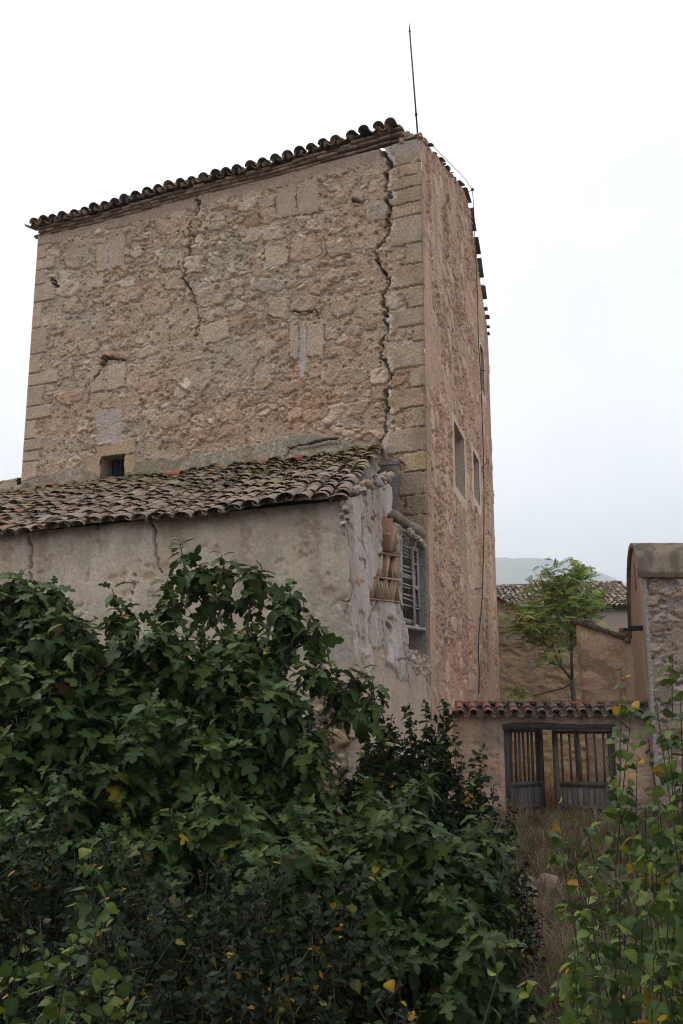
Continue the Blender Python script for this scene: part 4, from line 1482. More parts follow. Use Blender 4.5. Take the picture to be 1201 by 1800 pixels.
mb = MB()
gup = unit(-GN3 * .87 + UP3 * .50)
add_field(mb, tile_field(P3(G2, GD, GN, .17, .20, .20), GD3, gup, 14, 2, .305, .16, g_col, 71, r=.108, tilt=.10, jit=.6, L=.40, lift0=.02))
gup2 = unit(GN3 * .87 + UP3 * .50)
add_field(mb, tile_field(P3(G2, GD, GN, 4.2, .18, -.72), -GD3, gup2, 14, 2, .305, .16, g_col, 72, r=.108, tilt=.10, jit=.6, L=.42, lift0=.02))
# the end tile turned on the left
TV, TF = tile_template(L=.42, r0=.12, r1=.1)
x = unit(GD3 * .5 + UP3 * .85)
V, Fs, c = instances(TV, TF, np.stack([-np.cross(gup, unit(-GD3 * .8 + UP3 * .6)), gup, unit(-GD3 * .8 + UP3 * .6)], -1)[None], P3(G2, GD, GN, .06, .20, .20)[None], red[0][None])
mb.add(V, Fs, c)
# mortar core under the tiles
Vc = []
for u in (-.02, 4.45):
    for hh, zz in ((.18, .19), (.18, .21), (-.21, .46), (-.62, .21), (-.62, .19)):
        Vc.append(P3(G2, GD, GN, u, zz, hh))
mb.add(np.array(Vc), [np.array([[0, 1, 6, 5], [1, 2, 7, 6], [2, 3, 8, 7], [3, 4, 9, 8], [4, 0, 5, 9]]), np.array([[0, 1, 2, 3, 4], [9, 8, 7, 6, 5]])], lin(104, 92, 82))
cop = mb.build('coping', M_TILE_CLEAN, gw)
mb = MB()
rg = np.random.default_rng(73)
u = -.02
while u < 4.4:
    L_ = rg.uniform(.28, .52)
    mb.box(P3(G2, GD, GN, u, .455 + rg.normal(0, .006), -.10), GD3 * (L_ - .012), -GN3 * .24, UP3 * .065, [lin(160, 92, 68), lin(128, 88, 70), lin(112, 100, 88), lin(112, 98, 70)][rg.choice(4, p=[.3, .25, .25, .2])], .006, rg)
    u += L_
for i in range(60):
    mb.rock(P3(G2, GD, GN, rg.uniform(0, 4.4), .43, -.08 + rg.normal(0, .02)), rg.uniform(.03, .06, 3), rg, lin(112, 104, 92), 1)
mb.build('ridge', M_BRICK, cop)
# timber lintel, ragged
mb = MB()
uu = np.linspace(GO[0] - .02, GO[1] + .02, 50)
zb = np.full(50, GO[3] - .075)
zt2 = GO[3] + .03 + .05 * (fbm(uu * 2.4, uu * 0, 411, 3) - .4) * 2 + .05 * np.exp(-((uu - 1.7) / .4) ** 2)
V = np.concatenate([P3(G2, GD, GN, uu, zb, .02), P3(G2, GD, GN, uu, zt2, .022), P3(G2, GD, GN, uu, zt2, -.3), P3(G2, GD, GN, uu, zb, -.3)])
mb.add(V, [np.concatenate([gridfaces(2, 50), gridfaces(2, 50) + 50, gridfaces(2, 50) + 100]), np.stack([np.arange(49), np.arange(1, 50), np.arange(151, 200), np.arange(150, 199)], 1)], lin(78, 72, 70))
mb.build('lintel', M_WOOD, gw)
gcol = lin(100, 93, 90)


def gate_leaf(u_h, sgn, width, ang, zb, zt, label, seed, nsl=7):
    rg = np.random.default_rng(seed)
    o = P3(G2, GD, GN, u_h, 0, -.16)
    al = sgn * GD3 * math.cos(ang) - GN3 * math.sin(ang)
    nn = unit(np.cross(al, UP3))
    if nn @ GN3 < 0:
        nn = -nn
    z = lambda zz: np.array([0, 0, zz])
    m = MB()
    zm, zl = -1.33, -1.86
    m.box(o + al * .10 + z(zl), al * (width - .2), nn * .001, z(.001)[:] * 1, gcol, 0, rg)
    x = .105
    while x < width - .12:
        w_ = min(rg.uniform(.09, .13), width - .11 - x)
        m.box(o + al * x + z(zb + rg.uniform(.0, .06)) + nn * rg.uniform(-.006, .006), al * (w_ - .008), nn * .025, z(zm - zb - .03), gcol * rg.uniform(.85, 1.35), .002, rg)
        x += w_
    leaf = m.build('gate_leaf', M_WOOD, gw)
    if label:
        leaf['label'] = label
    for x, w_ in ((0, .10), (width - .12, .12)):
        m = MB()
        m.box(o + al * x + z(zb) - nn * .02, al * w_, nn * .075, z(zt - zb), gcol * rg.uniform(.75, 1.0), .004, rg)
        m.build('stile', M_WOOD, leaf)
    for zz, hh in ((zt - .07, .07), (zm - .03, .10), (zl, .09)):
        m = MB()
        m.box(o + al * .10 + z(zz) - nn * .01, al * (width - .22), nn * .065, z(hh) + al * rg.normal(0, .004), gcol * rg.uniform(.8, 1.1), .003, rg)
        m.build('rail', M_WOOD, leaf)
    for i in range(nsl):
        x = .10 + (width - .22) * (i + .5) / nsl - .026 + rg.normal(0, .006)
        m = MB()
        m.box(o + al * x + z(zm + .07), al * .05, nn * .03, z(zt - zm - .13) + al * rg.normal(0, .008), gcol * rg.uniform(.75, 1.15), .002, rg)
        m.build('slat', M_WOOD, leaf)
    return leaf


gate_leaf(1.19, 1, 1.20, math.radians(38), -2.2, -.10, 'gate leaf swung inwards', 81, 7)
gate_leaf(3.60, -1, 1.32, math.radians(14), -2.3, -.13, 'gate leaf standing nearly closed', 82, 6)
mb = MB()
for u0 in (1.15, 3.57):
    mb.box(P3(G2, GD, GN, u0, -2.4, -.10), GD3 * .06, -GN3 * .1, UP3 * 2.35, lin(84, 80, 80), .004, rg)
mb.build('door_post', M_WOOD, gw)

# ------------------------------------------------------------------ what stands behind the gate wall
cw = thing('courtyard_wall', 'tall rough ochre wall with a sloping top behind the small tree in the courtyard', 'wall', (6, 33, -2.2))


def court_wall():
    y = 33.0
    O = np.array([W(860, 1100, y)[0], y])
    d = np.array([1., .03])
    xr = W(1075, 1100, y)[0]
    us = axis(0, xr - O[0], .04)
    topu = [onv(a, b, O, d) for a, b in ((862, 1046), (880, 1055), (908, 1070), (950, 1086), (1030, 1108), (1070, 1120))]
    zs = axis(0, 1, .0065)
    U, Kk = np.meshgrid(us, zs, indexing='ij')
    top = np.interp(U, [q[0] for q in topu], [q[1] for q in topu])
    Z = -2.6 + (top + 2.6) * Kk
    n = np.array([.03, -1.])
    col = mixc(lin(164, 138, 110, KA), lin(146, 124, 102, KA), ss(.4, .6, fbm(U * .5, Z * .5, 421, 4)))
    col = mixc(col, lin(134, 116, 98, KA), ss(.5, .64, fbm(U * 1.4, Z * 1.9, 422, 4)) * .7)
    col = mixc(col, lin(186, 152, 104, KA), ss(2.2, .0, Z + fbm(U, Z, 423) * 1.5) * .7)
    h = (fbm(U * 3, Z * 6, 424, 4) - .5) * .16
    h = h - .05 * ss(.56, .64, fbm(U * 2, Z * 4.5, 425, 4))
    V = P3(O, d, n, U, Z, h)
    V2, F2_, c2 = thicken(V.reshape(-1, 3), gridfaces(len(us), len(zs)), np.array([0, .45, 0]), col.reshape(-1, 3), lin(150, 126, 100, KA))
    mesh('wall', V2, F2_, M_STONE, cw, c2)
    mb = MB()
    rg = np.random.default_rng(91)
    for i in range(28):
        u = i * .26
        a = np.interp(u, [q[0] for q in topu], [q[1] for q in topu])
        b = np.interp(u + .26, [q[0] for q in topu], [q[1] for q in topu])
        mb.box(P3(O, d, n, u, a - .01, .12 + rg.uniform(0, .05)), np.array([.26 * d[0], .26 * d[1], b - a]), np.array([0, .75, 0]), UP3 * .07, lin(122, 96, 76) * rg.uniform(.8, 1.2), .012, rg)
    mb.build('coping', M_TILE, cw)


court_wall()

fh = thing('farm_house', 'low beige house with a brown tiled roof at the back below the hill', 'house', (11, 48, -2.2))
hy = 48.0
hl, hr_ = W(850, 1078, hy), W(1140, 1068.5, hy)
hs = unit(hr_ - hl)
mb = MB()
mb.add([hl - UP3 * 9, hr_ - UP3 * 9, hr_, hl, hl - UP3 * 9 + np.array([0, 7, 0]), hr_ - UP3 * 9 + np.array([0, 7, 0]), hr_ + np.array([0, 7, 0]), hl + np.array([0, 7, 0])], [[[0, 1, 2, 3], [5, 4, 7, 6], [4, 0, 3, 7], [1, 5, 6, 2]]], lin(150, 137, 122, KA))
mb.build('wall', M_PLASTER, fh)
htop = W(990, 1031, hy + 4.4)
hup = unit(np.array([0, 4.6, htop[2] - (hl[2] + hr_[2]) / 2 + .05]))


def h_col(ii, jj, cover, rg):
    c = np.array([lin(122, 108, 96), lin(104, 94, 86), lin(140, 124, 108), lin(92, 84, 78), lin(146, 112, 92), lin(158, 142, 124)])[rg.integers(0, 6, len(ii))]
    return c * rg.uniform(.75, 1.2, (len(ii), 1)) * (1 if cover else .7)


mb = MB()
hlen = np.hypot(4.6, htop[2] - (hl[2] + hr_[2]) / 2)
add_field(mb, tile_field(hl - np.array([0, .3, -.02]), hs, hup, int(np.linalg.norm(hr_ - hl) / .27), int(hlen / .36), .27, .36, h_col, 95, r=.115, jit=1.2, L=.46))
ob = hl - np.array([0, .2, .03])
Vd = [ob, ob + hr_ - hl, ob + hr_ - hl + hup * hlen, ob + hup * hlen]
mb.add(Vd + [v - UP3 * .06 for v in Vd], [[[0, 1, 2, 3], [0, 4, 5, 1], [7, 6, 5, 4]]], lin(90, 78, 68))
TV, TF = tile_template(L=.5, r0=.15, r1=.13, th=.02)
for i in range(int(np.linalg.norm(hr_ - hl) / .42)):
    y = hs
    z = unit(UP3 - y * (y @ UP3))
    V, Fs, c = instances(TV, TF, np.stack([np.cross(y, z), y, z], -1)[None], (hl + hup * (hlen + .02) + hs * i * .42 + UP3 * .02)[None], lin(128, 112, 98)[None] * rg.uniform(.8, 1.2))
    mb.add(V, Fs, c)
Vb = [hl + hup * hlen, hr_ + hup * hlen, hr_ + hup * hlen + np.array([0, 4.6, -1.9]), hl + hup * hlen + np.array([0, 4.6, -1.9])]
mb.add(Vb, [[[0, 1, 2, 3]]], lin(110, 96, 84))
mb.build('roof', M_TILE, fh)

# the small leaning wall with a rounded end
lw = thing('curved_wall', 'short pinkish wall with a rounded end and a sloping mossy coping beside the vaulted building', 'wall', (7.5, 26.5, -2.2))


def curved_wall():
    y0 = 26.3
    xr, xl = W(1109, 1150, y0)[0], W(1036, 1150, y0)[0]
    pts = [(xr, y0)]
    for t in np.linspace(0, 1, 8):
        pts.append((xr + (xl - xr) * t, y0 + .05 * t))
    for a in np.linspace(0, math.pi * .5, 9)[1:]:
        pts.append((xl - .24 * math.sin(a), y0 + .05 + .24 - .24 * math.cos(a)))
    pts.append((xl - .24 + .10, y0 + .75))
    pts.append((xl - .24 + .5, y0 + 1.7))
    pts = np.array(pts)
    L_ = np.concatenate([[0], np.cumsum(np.linalg.norm(np.diff(pts, axis=0), axis=1))])
    us = np.linspace(0, L_[-1], 110)
    X, Y = np.interp(us, L_, pts[:, 0]), np.interp(us, L_, pts[:, 1])
    pxs = 600.5 + X / Y * 1790
    zt = np.array([W(p, np.interp(p, [1010, 1030, 1060, 1108], [1094, 1098, 1108, 1124]), y)[2] for p, y in zip(np.minimum(pxs, 1109), np.minimum(Y, y0 + .4))])
    ks = np.linspace(0, 1, 110)
    Kk = ks[None, :]
    Z = -2.5 + (zt[:, None] + 2.5) * Kk
    d = np.gradient(np.stack([X, Y], 1), axis=0)
    d /= np.linalg.norm(d, axis=1)[:, None]
    nx, ny = -d[:, 1], d[:, 0]
    bulge = .22 * np.sin(np.clip(Kk, 0, 1) * math.pi) ** 2 * 0 - (1 - Kk) * .12 * 0
    h = (fbm(us[:, None] * 3, Z * 5, 431, 4) - .5) * .10 + bulge
    lean = (1 - Kk) * .22
    VX = X[:, None] + nx[:, None] * h + lean * 1.0
    VY = Y[:, None] + ny[:, None] * h + Z * 0
    col = mixc(lin(192, 166, 140, KA), lin(180, 156, 132, KA), ss(.4, .6, fbm(us[:, None] * 1.2, Z * 1.4, 432, 4)))
    col = mixc(col, lin(182, 144, 118, KA), ss(.5, .62, fbm(us[:, None] * .8 + 3, Z * .8, 433, 4)) * .7)
    col = mixc(col, lin(140, 116, 100, KA), ss(.62, .68, fbm(us[:, None] * 1.5, Z * 2.5, 434, 4)) * .7)
    V = np.stack([VX, VY, Z], -1)
    mesh('wall', V.reshape(-1, 3), gridfaces(len(us), len(ks)), M_STONE, lw, col.reshape(-1, 3), smooth=True)
    mb = MB()
    rg = np.random.default_rng(97)
    for i in range(0, 108, 4):
        a, b = np.array([X[i], Y[i], zt[i]]), np.array([X[min(i + 4, 109)], Y[min(i + 4, 109)], zt[min(i + 4, 109)]])
        n3 = np.array([nx[i], ny[i], 0])
        mb.box(a + n3 * .08 - UP3 * .02, (b - a) * 1.02, -n3 * .5, UP3 * .11, lin(124, 108, 88) * rg.uniform(.8, 1.15), .012, rg)
    for i in range(70):
        k = rg.integers(0, 110)
        n3 = np.array([nx[k], ny[k], 0])
        mb.rock(np.array([X[k], Y[k], zt[k] + .09]) - n3 * rg.uniform(-.05, .35), rg.uniform(.04, .08, 3) * np.array([1.3, 1.3, .6]), rg, [lin(132, 116, 88), lin(110, 98, 84)][i % 2], 1)
    mb.build('coping', M_STONE, lw)
    mb = MB()
    p = W(1104, 1230, y0 - .12)
    zt_ = W(1104, 1126, y0)[2]
    mb.box(np.array([p[0], p[1], -2.5]), np.array([.22, 0, 0]), np.array([0, .4, 0]), UP3 * (zt_ + 2.5), lin(164, 138, 118, KA), .01, rg)
    for k in range(9):
        mb.rock(np.array([p[0] + .11, p[1] + .15, zt_ + .08]) + rg.normal(0, .06, 3), rg.uniform(.08, .14, 3), rg, lin(128, 110, 92), 1)
    mb.rock(W(1094, 1108, y0), (.12, .12, .12), rg, lin(170, 120, 96), 1)
    mb.build('pier', M_STONE, lw)


curved_wall()

# vaulted building on the right
vb = thing('vaulted_building', 'rubble stone building with a rounded grey vault roof at the right edge', 'building', (7, 22.6, -2.2))


def vaulted():
    y0 = 22.6
    Fc = np.array([W(1137, 1150, y0)[0], y0])
    fd = np.array([1., -.02])
    fn = np.array([-.02, -1.])
    sd_ = unit(np.array([.186, .98]))
    sn = np.array([-sd_[1], sd_[0]])
    DEP = 3.0
    ze = W(1132, 1004, y0)[2]
    zt = W(1112, 962, y0 + 1.3)[2]
    us = axis(0, 4.5, .028)
    zs = axis(-2.6, ze, .028)
    U, Z = np.meshgrid(us, zs, indexing='ij')
    pal = [lin(168, 148, 128, KA), lin(152, 130, 110, KA), lin(180, 162, 144, KA), lin(142, 118, 98, KA), lin(162, 136, 114, KA)]
    mort = mixc(lin(148, 128, 114, KA), lin(122, 110, 102, KA), ss(.44, .62, fbm(U * .8, Z * .8, 441, 4)))
    h, col = mix_mortar(U, Z, 451, mort, pal, sx=.42, sy=.22, bury=.5)
    gs = U < .10 + .05 * (fbm(U * 5, Z * 4, 443, 3) - .5)
    h = np.where(gs, .025, h)
    col = np.where(gs[..., None], lin(150, 140, 134, KA), col)
    h = h * ss(-.01, .03, U)
    mesh('front_wall', P3(Fc, fd, fn, U, Z, h), gridfaces(len(us), len(zs)), M_STONE, vb, col.reshape(-1, 3))
    # left side with the arched gable
    prof_s = np.linspace(0, DEP, 60)
    tz = np.where(prof_s < 1.35, ze + (zt - ze) * np.sqrt(np.clip(1 - ((1.35 - prof_s) / 1.35) ** 2, 0, 1)), zt - (zt - ze + 1.1) * (1 - np.sqrt(np.clip(1 - ((prof_s - 1.35) / (DEP - 1.35)) ** 2, 0, 1))))
    us = axis(0, DEP, .03)
    ks = axis(0, 1, .008)
    U, Kk = np.meshgrid(us, ks, indexing='ij')
    top = np.interp(U, prof_s, tz)
    Z = -2.6 + (top + 2.6) * Kk
    col = mixc(lin(176, 154, 138, KA), lin(160, 140, 126, KA), ss(.4, .6, fbm(U * 1.2, Z * .7, 444, 4)))
    h = (fbm(U * 4, Z * 4, 445, 4) - .5) * .05
    mesh('side_wall', P3(Fc, sd_, sn, U, Z, h), gridfaces(len(us), len(ks)), M_PLASTER, vb, col.reshape(-1, 3))
    # vault shell with an overhanging edge
    prof = [(-.14, ze - .06), (-.14, ze + .05)] + [(s, z + .07) for s, z in zip(prof_s, tz)] + [(DEP + .1, tz[-1] - .1)]
    P = np.array(prof)
    W2 = np.linspace(-.10, 4.6, 90)
    S_, Wd = np.meshgrid(np.arange(len(P)), W2, indexing='ij')
    wob = .03 * (fbm(Wd * 1.5, S_ * .2, 446, 3) - .5)
    V = np.stack([Fc[0] + sd_[0] * P[S_, 0] + fd[0] * Wd, Fc[1] + sd_[1] * P[S_, 0] + fd[1] * Wd, P[S_, 1]], -1)
    col = mixc(lin(118, 104, 90, KA), lin(90, 80, 68, KA), ss(.42, .58, fbm(Wd * 5, S_ * .35, 447, 5)))
    wob = wob + .035 * (fbm(Wd * 9, S_ * .6, 449, 4) - .5)
    V[..., 2] += wob
    col = mixc(col, lin(138, 122, 96, KA), ss(.55, .65, fbm(Wd * 3, S_ * .3, 448, 4)) * .6)
    V2, F2_, c2 = thicken(V.reshape(-1, 3), gridfaces(len(P), len(W2)), np.array([0, .0, -.10]), col.reshape(-1, 3), lin(128, 108, 94, KA))
    mesh('vault_roof', V2, F2_, M_PLASTER, vb, c2)
    mb = MB()
    mb.box(P3(Fc, fd, fn, -.02, ze - .14, -.1), np.append(fd, 0) * 4.5, np.append(fn, 0) * .16, UP3 * .075, lin(150, 128, 112, KA), 0)
    mb.build('cornice', M_PLASTER, vb)
    mb = MB()
    mb.box(P3(Fc, sd_, sn, 1.2, ze - .25, -.03), np.append(sd_, 0) * .34, np.append(sn, 0) * .045, UP3 * .62, lin(112, 90, 78, KA), 0)  # raised plate, its dark colour painted for the unlit window slot
    mb.build('dark_slot_plate', M_PLASTER, vb)
    mb = MB()
    a, b = W(1131, 1108, y0 - .0), W(1098, 1109, y0 - .0)
    mb.box(a, b - a, np.array([0, .12, 0]), UP3 * .065, lin(34, 30, 32), 0)
    a, b = W(1131, 1103.5, y0 - .012), W(1107, 1104, y0 - .012)
    mb.box(a, b - a, np.array([0, .13, 0]), UP3 * .055, lin(30, 27, 29), 0)
    mb.build('bracket', M_METAL, vb)
    # hidden sides
    mb = MB()
    bk = Fc + sd_ * DEP
    quad(mb, bk, bk + fd * 4.5, -2.6, ze - 1.2, lin(150, 130, 116, KA))
    mb.build('rear_wall', M_PLASTER, vb)


vaulted()
# ------------------------------------------------------------------ ground, hill
def gz(x, y):
    x, y = np.asarray(x, float), np.asarray(y, float)
    r = np.hypot(x, y)
    z = np.interp(y, [-40, 0.8, 2.4, 4.5, 7, 11, 15, 19, 22.5, 24, 34, 60, 200], [-1.7, -1.7, -2.3, -3.1, -3.3, -3.15, -2.85, -2.5, -2.22, -2.15, -2.0, -1.9, -1.5])
    z = z + .22 * (fbm(x * .5, y * .5, 501, 3) - .5) * ss(1, 4, r) * ss(26, 22, y) + .10 * (fbm(x * 2.2, y * 2.2, 502, 3) - .5) * ss(1, 4, r) * ss(26, 22, y)
    return z


a1 = np.concatenate([np.arange(-60, -20, 2.), np.arange(-20, 20, .25), np.arange(20, 60, 2.), [80, 150, 400, 1000, 2000, 3500]])
a1 = np.concatenate([[-2900, -1800, -1000, -400, -150, -80], a1])
b1 = np.concatenate([[-850, -600, -300, -100, -40, -20], np.arange(-10, 40, .25), np.arange(40, 100, 3.), [120, 200, 400, 1000, 2500, 3600]])
X, Y = np.meshgrid(a1, b1, indexing='ij')
Z = gz(X, Y)
c = mixc(lin(96, 78, 60), lin(66, 56, 42), ss(.4, .6, fbm(X * .6, Y * .6, 503, 4)))
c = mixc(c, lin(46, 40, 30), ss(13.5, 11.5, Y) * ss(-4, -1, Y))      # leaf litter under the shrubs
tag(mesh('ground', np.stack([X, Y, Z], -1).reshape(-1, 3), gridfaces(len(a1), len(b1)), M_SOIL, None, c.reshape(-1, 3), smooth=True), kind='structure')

HD = 2600.
hp = [(560, 1120), (700, 1020), (800, 990), (878, 985), (912, 987), (940, 989), (985, 996), (1030, 1008), (1062, 1022), (1100, 1042), (1160, 1080), (1240, 1150), (1400, 1230)]
hx = np.array([W(p, q, HD)[0] for p, q in hp])
hz = np.array([W(p, q, HD)[2] for p, q in hp])
xs = np.linspace(hx[0], hx[-1], 160)
ts = np.linspace(0, 1, 40)
Xh, Th = np.meshgrid(xs, ts, indexing='ij')
Hh = np.interp(Xh, hx, hz)
Hh = Hh + 14 * (fbm(Xh * .01, Xh * 0, 511, 4) - .5)
prof = np.sin(np.clip(Th / .6, 0, 1) * math.pi / 2) ** 1.3 * np.where(Th > .6, np.cos((Th - .6) / .4 * math.pi / 2), 1)
Zh = -3 + (Hh + 3) * prof + 16 * (fbm(Xh * .006, Th * 6, 512, 4) - .5) * np.sin(Th * math.pi)
Yh = HD - 900 + 1500 * Th
tag(mesh('hill', np.stack([Xh, Yh, Zh], -1).reshape(-1, 3), gridfaces(160, 40), M_HILL, None, mixc(lin(80, 92, 62), lin(120, 110, 84), fbm(Xh * .02, Yh * .02, 513)).reshape(-1, 3), smooth=True), kind='structure')

# ------------------------------------------------------------------ plants
def outline_leaf(half, fold=.22, droop=.3, stem=.25, mids=None):
    """leaf from half an outline [(x,y)...] base to tip; folded along the midrib, tip bent down"""
    half = np.array(half, float)
    n = len(half)
    up_ = [(x, y) for x, y in half]
    ml = [(x, 0.) for x, y in half]
    V, Fq = [], []
    pts = []
    for sg in (1, -1):
        pts.append([(x, sg * y) for x, y in half])
    mid = np.array([[max(0, min(1, x)), 0] for x, y in half])
    mid[:, 0] = np.maximum.accumulate(mid[:, 0])
    P2 = np.concatenate([mid, np.array(pts[0]), np.array(pts[1])])
    for i in range(n - 1):
        Fq.append((i, i + 1, n + i + 1, n + i))
        Fq.append((i + 1, i, 2 * n + i, 2 * n + i + 1))
    V = np.zeros((len(P2), 3))
    V[:, :2] = P2
    V[:, 2] = fold * np.abs(P2[:, 1]) - droop * np.clip(P2[:, 0], 0, 2) ** 2 - .25 * P2[:, 1] ** 2
    k = len(V)
    V = np.concatenate([V, [(-stem, .012, -.03), (0, .012, 0), (0, -.012, 0), (-stem, -.012, -.03)]])
    Fq.append((k, k + 1, k + 2, k + 3))
    V[:, 0] += stem
    V[k:, 1] *= .6 / .45
    return V, [np.array(Fq)]


FIG = outline_leaf([(0, .0), (-.07, .12), (-.06, .27), (.07, .38), (.18, .36), (.24, .2), (.30, .24), (.44, .42), (.56, .42), (.60, .32), (.56, .17), (.62, .13), (.74, .19), (.86, .18), (.95, .09), (1, 0)], .25, .32, .32)
FIG3 = outline_leaf([(0, .0), (-.05, .14), (0, .26), (.14, .34), (.34, .38), (.48, .40), (.55, .30), (.58, .18), (.70, .20), (.84, .18), (.95, .09), (1, 0)], .2, .4, .3)
ELM = outline_leaf([(0, 0), (.06, .18), (.25, .33), (.5, .35), (.75, .23), (1, 0)], .25, .25, .12)
POP = outline_leaf([(0, 0), (-.06, .2), (.02, .38), (.12, .42), (.16, .50), (.28, .47), (.34, .52), (.44, .44), (.52, .45), (.62, .34), (.70, .33), (.80, .2), (.88, .15), (1, 0)], .12, .28, .5)


def pinnate(n=8):
    V, Fq = [], []
    for i in range(n):
        x = .12 + .8 * i / (n - 1)
        ln = .30 * (1 - .5 * abs(i / (n - 1) - .35))
        for sg in (1, -1):
            k = len(V)
            z0 = -.35 * x * x
            V += [(x - .02, 0, z0), (x + .06 + .05, sg * ln * .5, z0 - .02), (x + .10, sg * ln, z0 - .10), (x - .03, sg * ln * .5, z0 + .01)]
            Fq.append((k, k + 1, k + 2, k + 3))
    k = len(V)
    for i in range(5):
        x = i / 4
        V += [(x, .008, -.35 * x * x), (x, -.008, -.35 * x * x)]
        if i:
            Fq.append((k + 2 * i - 2, k + 2 * i - 1, k + 2 * i + 1, k + 2 * i))
    return np.array(V, float), [np.array(Fq)]


AIL = pinnate()


def orient(d, up):
    """axes with x along d, z near up"""
    d = d / (np.linalg.norm(d, axis=1)[:, None] + 1e-9)
    y = np.cross(up, d)
    y /= np.linalg.norm(y, axis=1)[:, None] + 1e-9
    z = np.cross(d, y)
    return np.stack([d, y, z], -1)


class Leaves:
    def __init__(s, seed):
        s.rg = np.random.default_rng(seed)
        s.p, s.d, s.u, s.s, s.c = [], [], [], [], []

    def add(s, p, d, u, size, c):
        s.p.append(p)
        s.d.append(d)
        s.u.append(u)
        s.s.append(size)
        s.c.append(c)

    def build(s, tmpl, parent, name='foliage', mat=None):
        p, d, u, z, c = [np.concatenate(q) for q in (s.p, s.d, s.u, s.s, s.c)]
        mb = MB()
        M = orient(d, u)
        tm = tmpl if isinstance(tmpl[0], tuple) else [tmpl]
        pick = s.rg.integers(0, len(tm), len(p))
        wid = s.rg.uniform(.82, 1.12, len(p))
        cur = s.rg.uniform(.2, 2.4, len(p))
        for k, (TV, TF) in enumerate(tm):
            m = pick == k
            if not m.any():
                continue
            A = M[m] * z[m][:, None, None]
            A[:, :, 1] *= wid[m][:, None]
            A[:, :, 2] *= cur[m][:, None]
            ts_ = np.where(np.abs(TV[:, 1]) < .02, 1.22, .95 + .1 * np.cos(TV[:, 0] * 9))
            ts_[-4:] = 1.9
            V, Fs, cc = instances(TV, TF, A, p[m], c[m], np.repeat(ts_[:, None], 3, 1))
            mb.add(V, Fs, cc)
        return mb.build(name, mat or M_LEAF, parent, smooth=True)


def rosette(L, tip, dr, n, size, cf, spread=.22):
    """leaves spiralling round the end of a twig"""
    rg = L.rg
    dr = unit(dr)
    k = np.arange(n)
    an = k * 2.4 + rg.uniform(0, 6.28)
    e1 = unit(np.cross(dr, [.3, .2, 1.]) + 1e-6)
    e2 = np.cross(dr, e1)
    f = k / max(1, n - 1)
    rad = np.cos(an)[:, None] * e1 + np.sin(an)[:, None] * e2
    d = rad * (1.0 - .35 * f[:, None]) + dr * (.02 + .75 * f[:, None] ** 2) + np.array([0, 0, 1]) * rg.normal(-.22, .22, (n, 1)) - np.array([0, 0, .35]) * (1 - f[:, None])
    p = tip - dr * (spread * (1 - f))[:, None]
    u = np.tile(dr, (n, 1)) * .9 + np.array([0, -.12, .55]) + rad * .35 + rg.normal(0, .22, (n, 3))
    sz = size * rg.uniform(.7, 1.15, n) * (1 - .45 * f ** 3)
    L.add(p, d, u, sz, cf(n, f, rg))


def fig_col(n, f, rg):
    c = np.array([lin(62, 84, 44), lin(54, 76, 44), lin(74, 92, 46), lin(58, 80, 54)])[rg.integers(0, 4, n)] * rg.uniform(.75, 1.25, (n, 1))
    c = c * .80 * np.array([1.18, 1.10, .60]) * (1 + .25 * f[:, None])
    y = rg.random(n)
    c = np.where((y < .007)[:, None], lin(150, 130, 36), c)
    c = np.where(((y > .018) & (y < .024))[:, None], lin(96, 70, 38), c)
    c = np.where(((y > .03) & (y < .09))[:, None], lin(92, 100, 42), c)
    return c


def elm_col(yel=.03):
    def g(n, f, rg):
        c = np.array([lin(46, 62, 32), lin(54, 70, 34), lin(40, 56, 30)])[rg.integers(0, 3, n)] * .60 * rg.uniform(.75, 1.25, (n, 1))
        y = rg.random(n)
        c = np.where((y < yel)[:, None], lin(170, 132, 38), c)
        c = np.where(((y > yel) & (y < yel * 2))[:, None], lin(112, 108, 44), c)
        return c
    return g


def pop_col(yel=.04):
    def g(n, f, rg):
        c = np.array([lin(82, 102, 50), lin(92, 112, 46), lin(70, 92, 52), lin(106, 122, 50)])[rg.integers(0, 4, n)] * rg.uniform(.8, 1.25, (n, 1))
        y = rg.random(n)
        c = np.where((y < yel)[:, None], lin(176, 134, 30), c)
        c = np.where(((y > yel) & (y < yel * 3.2))[:, None], lin(132, 140, 50), c)
        return c
    return g


def bend(a, b, rg, k=.12, n=7, sag=0.):
    """curved twig from a to b"""
    t = np.linspace(0, 1, n)[:, None]
    L_ = np.linalg.norm(b - a)
    m1, m2 = rg.normal(0, k * L_, 3), rg.normal(0, k * L_ * .5, 3)
    return a + (b - a) * t + m1 * (t * (1 - t)) * 2 + m2 * np.sin(t * math.pi * 2) * .4 + np.array([0, 0, sag * L_]) * (t * (1 - t)) * 4


bark = lin(104, 96, 88)


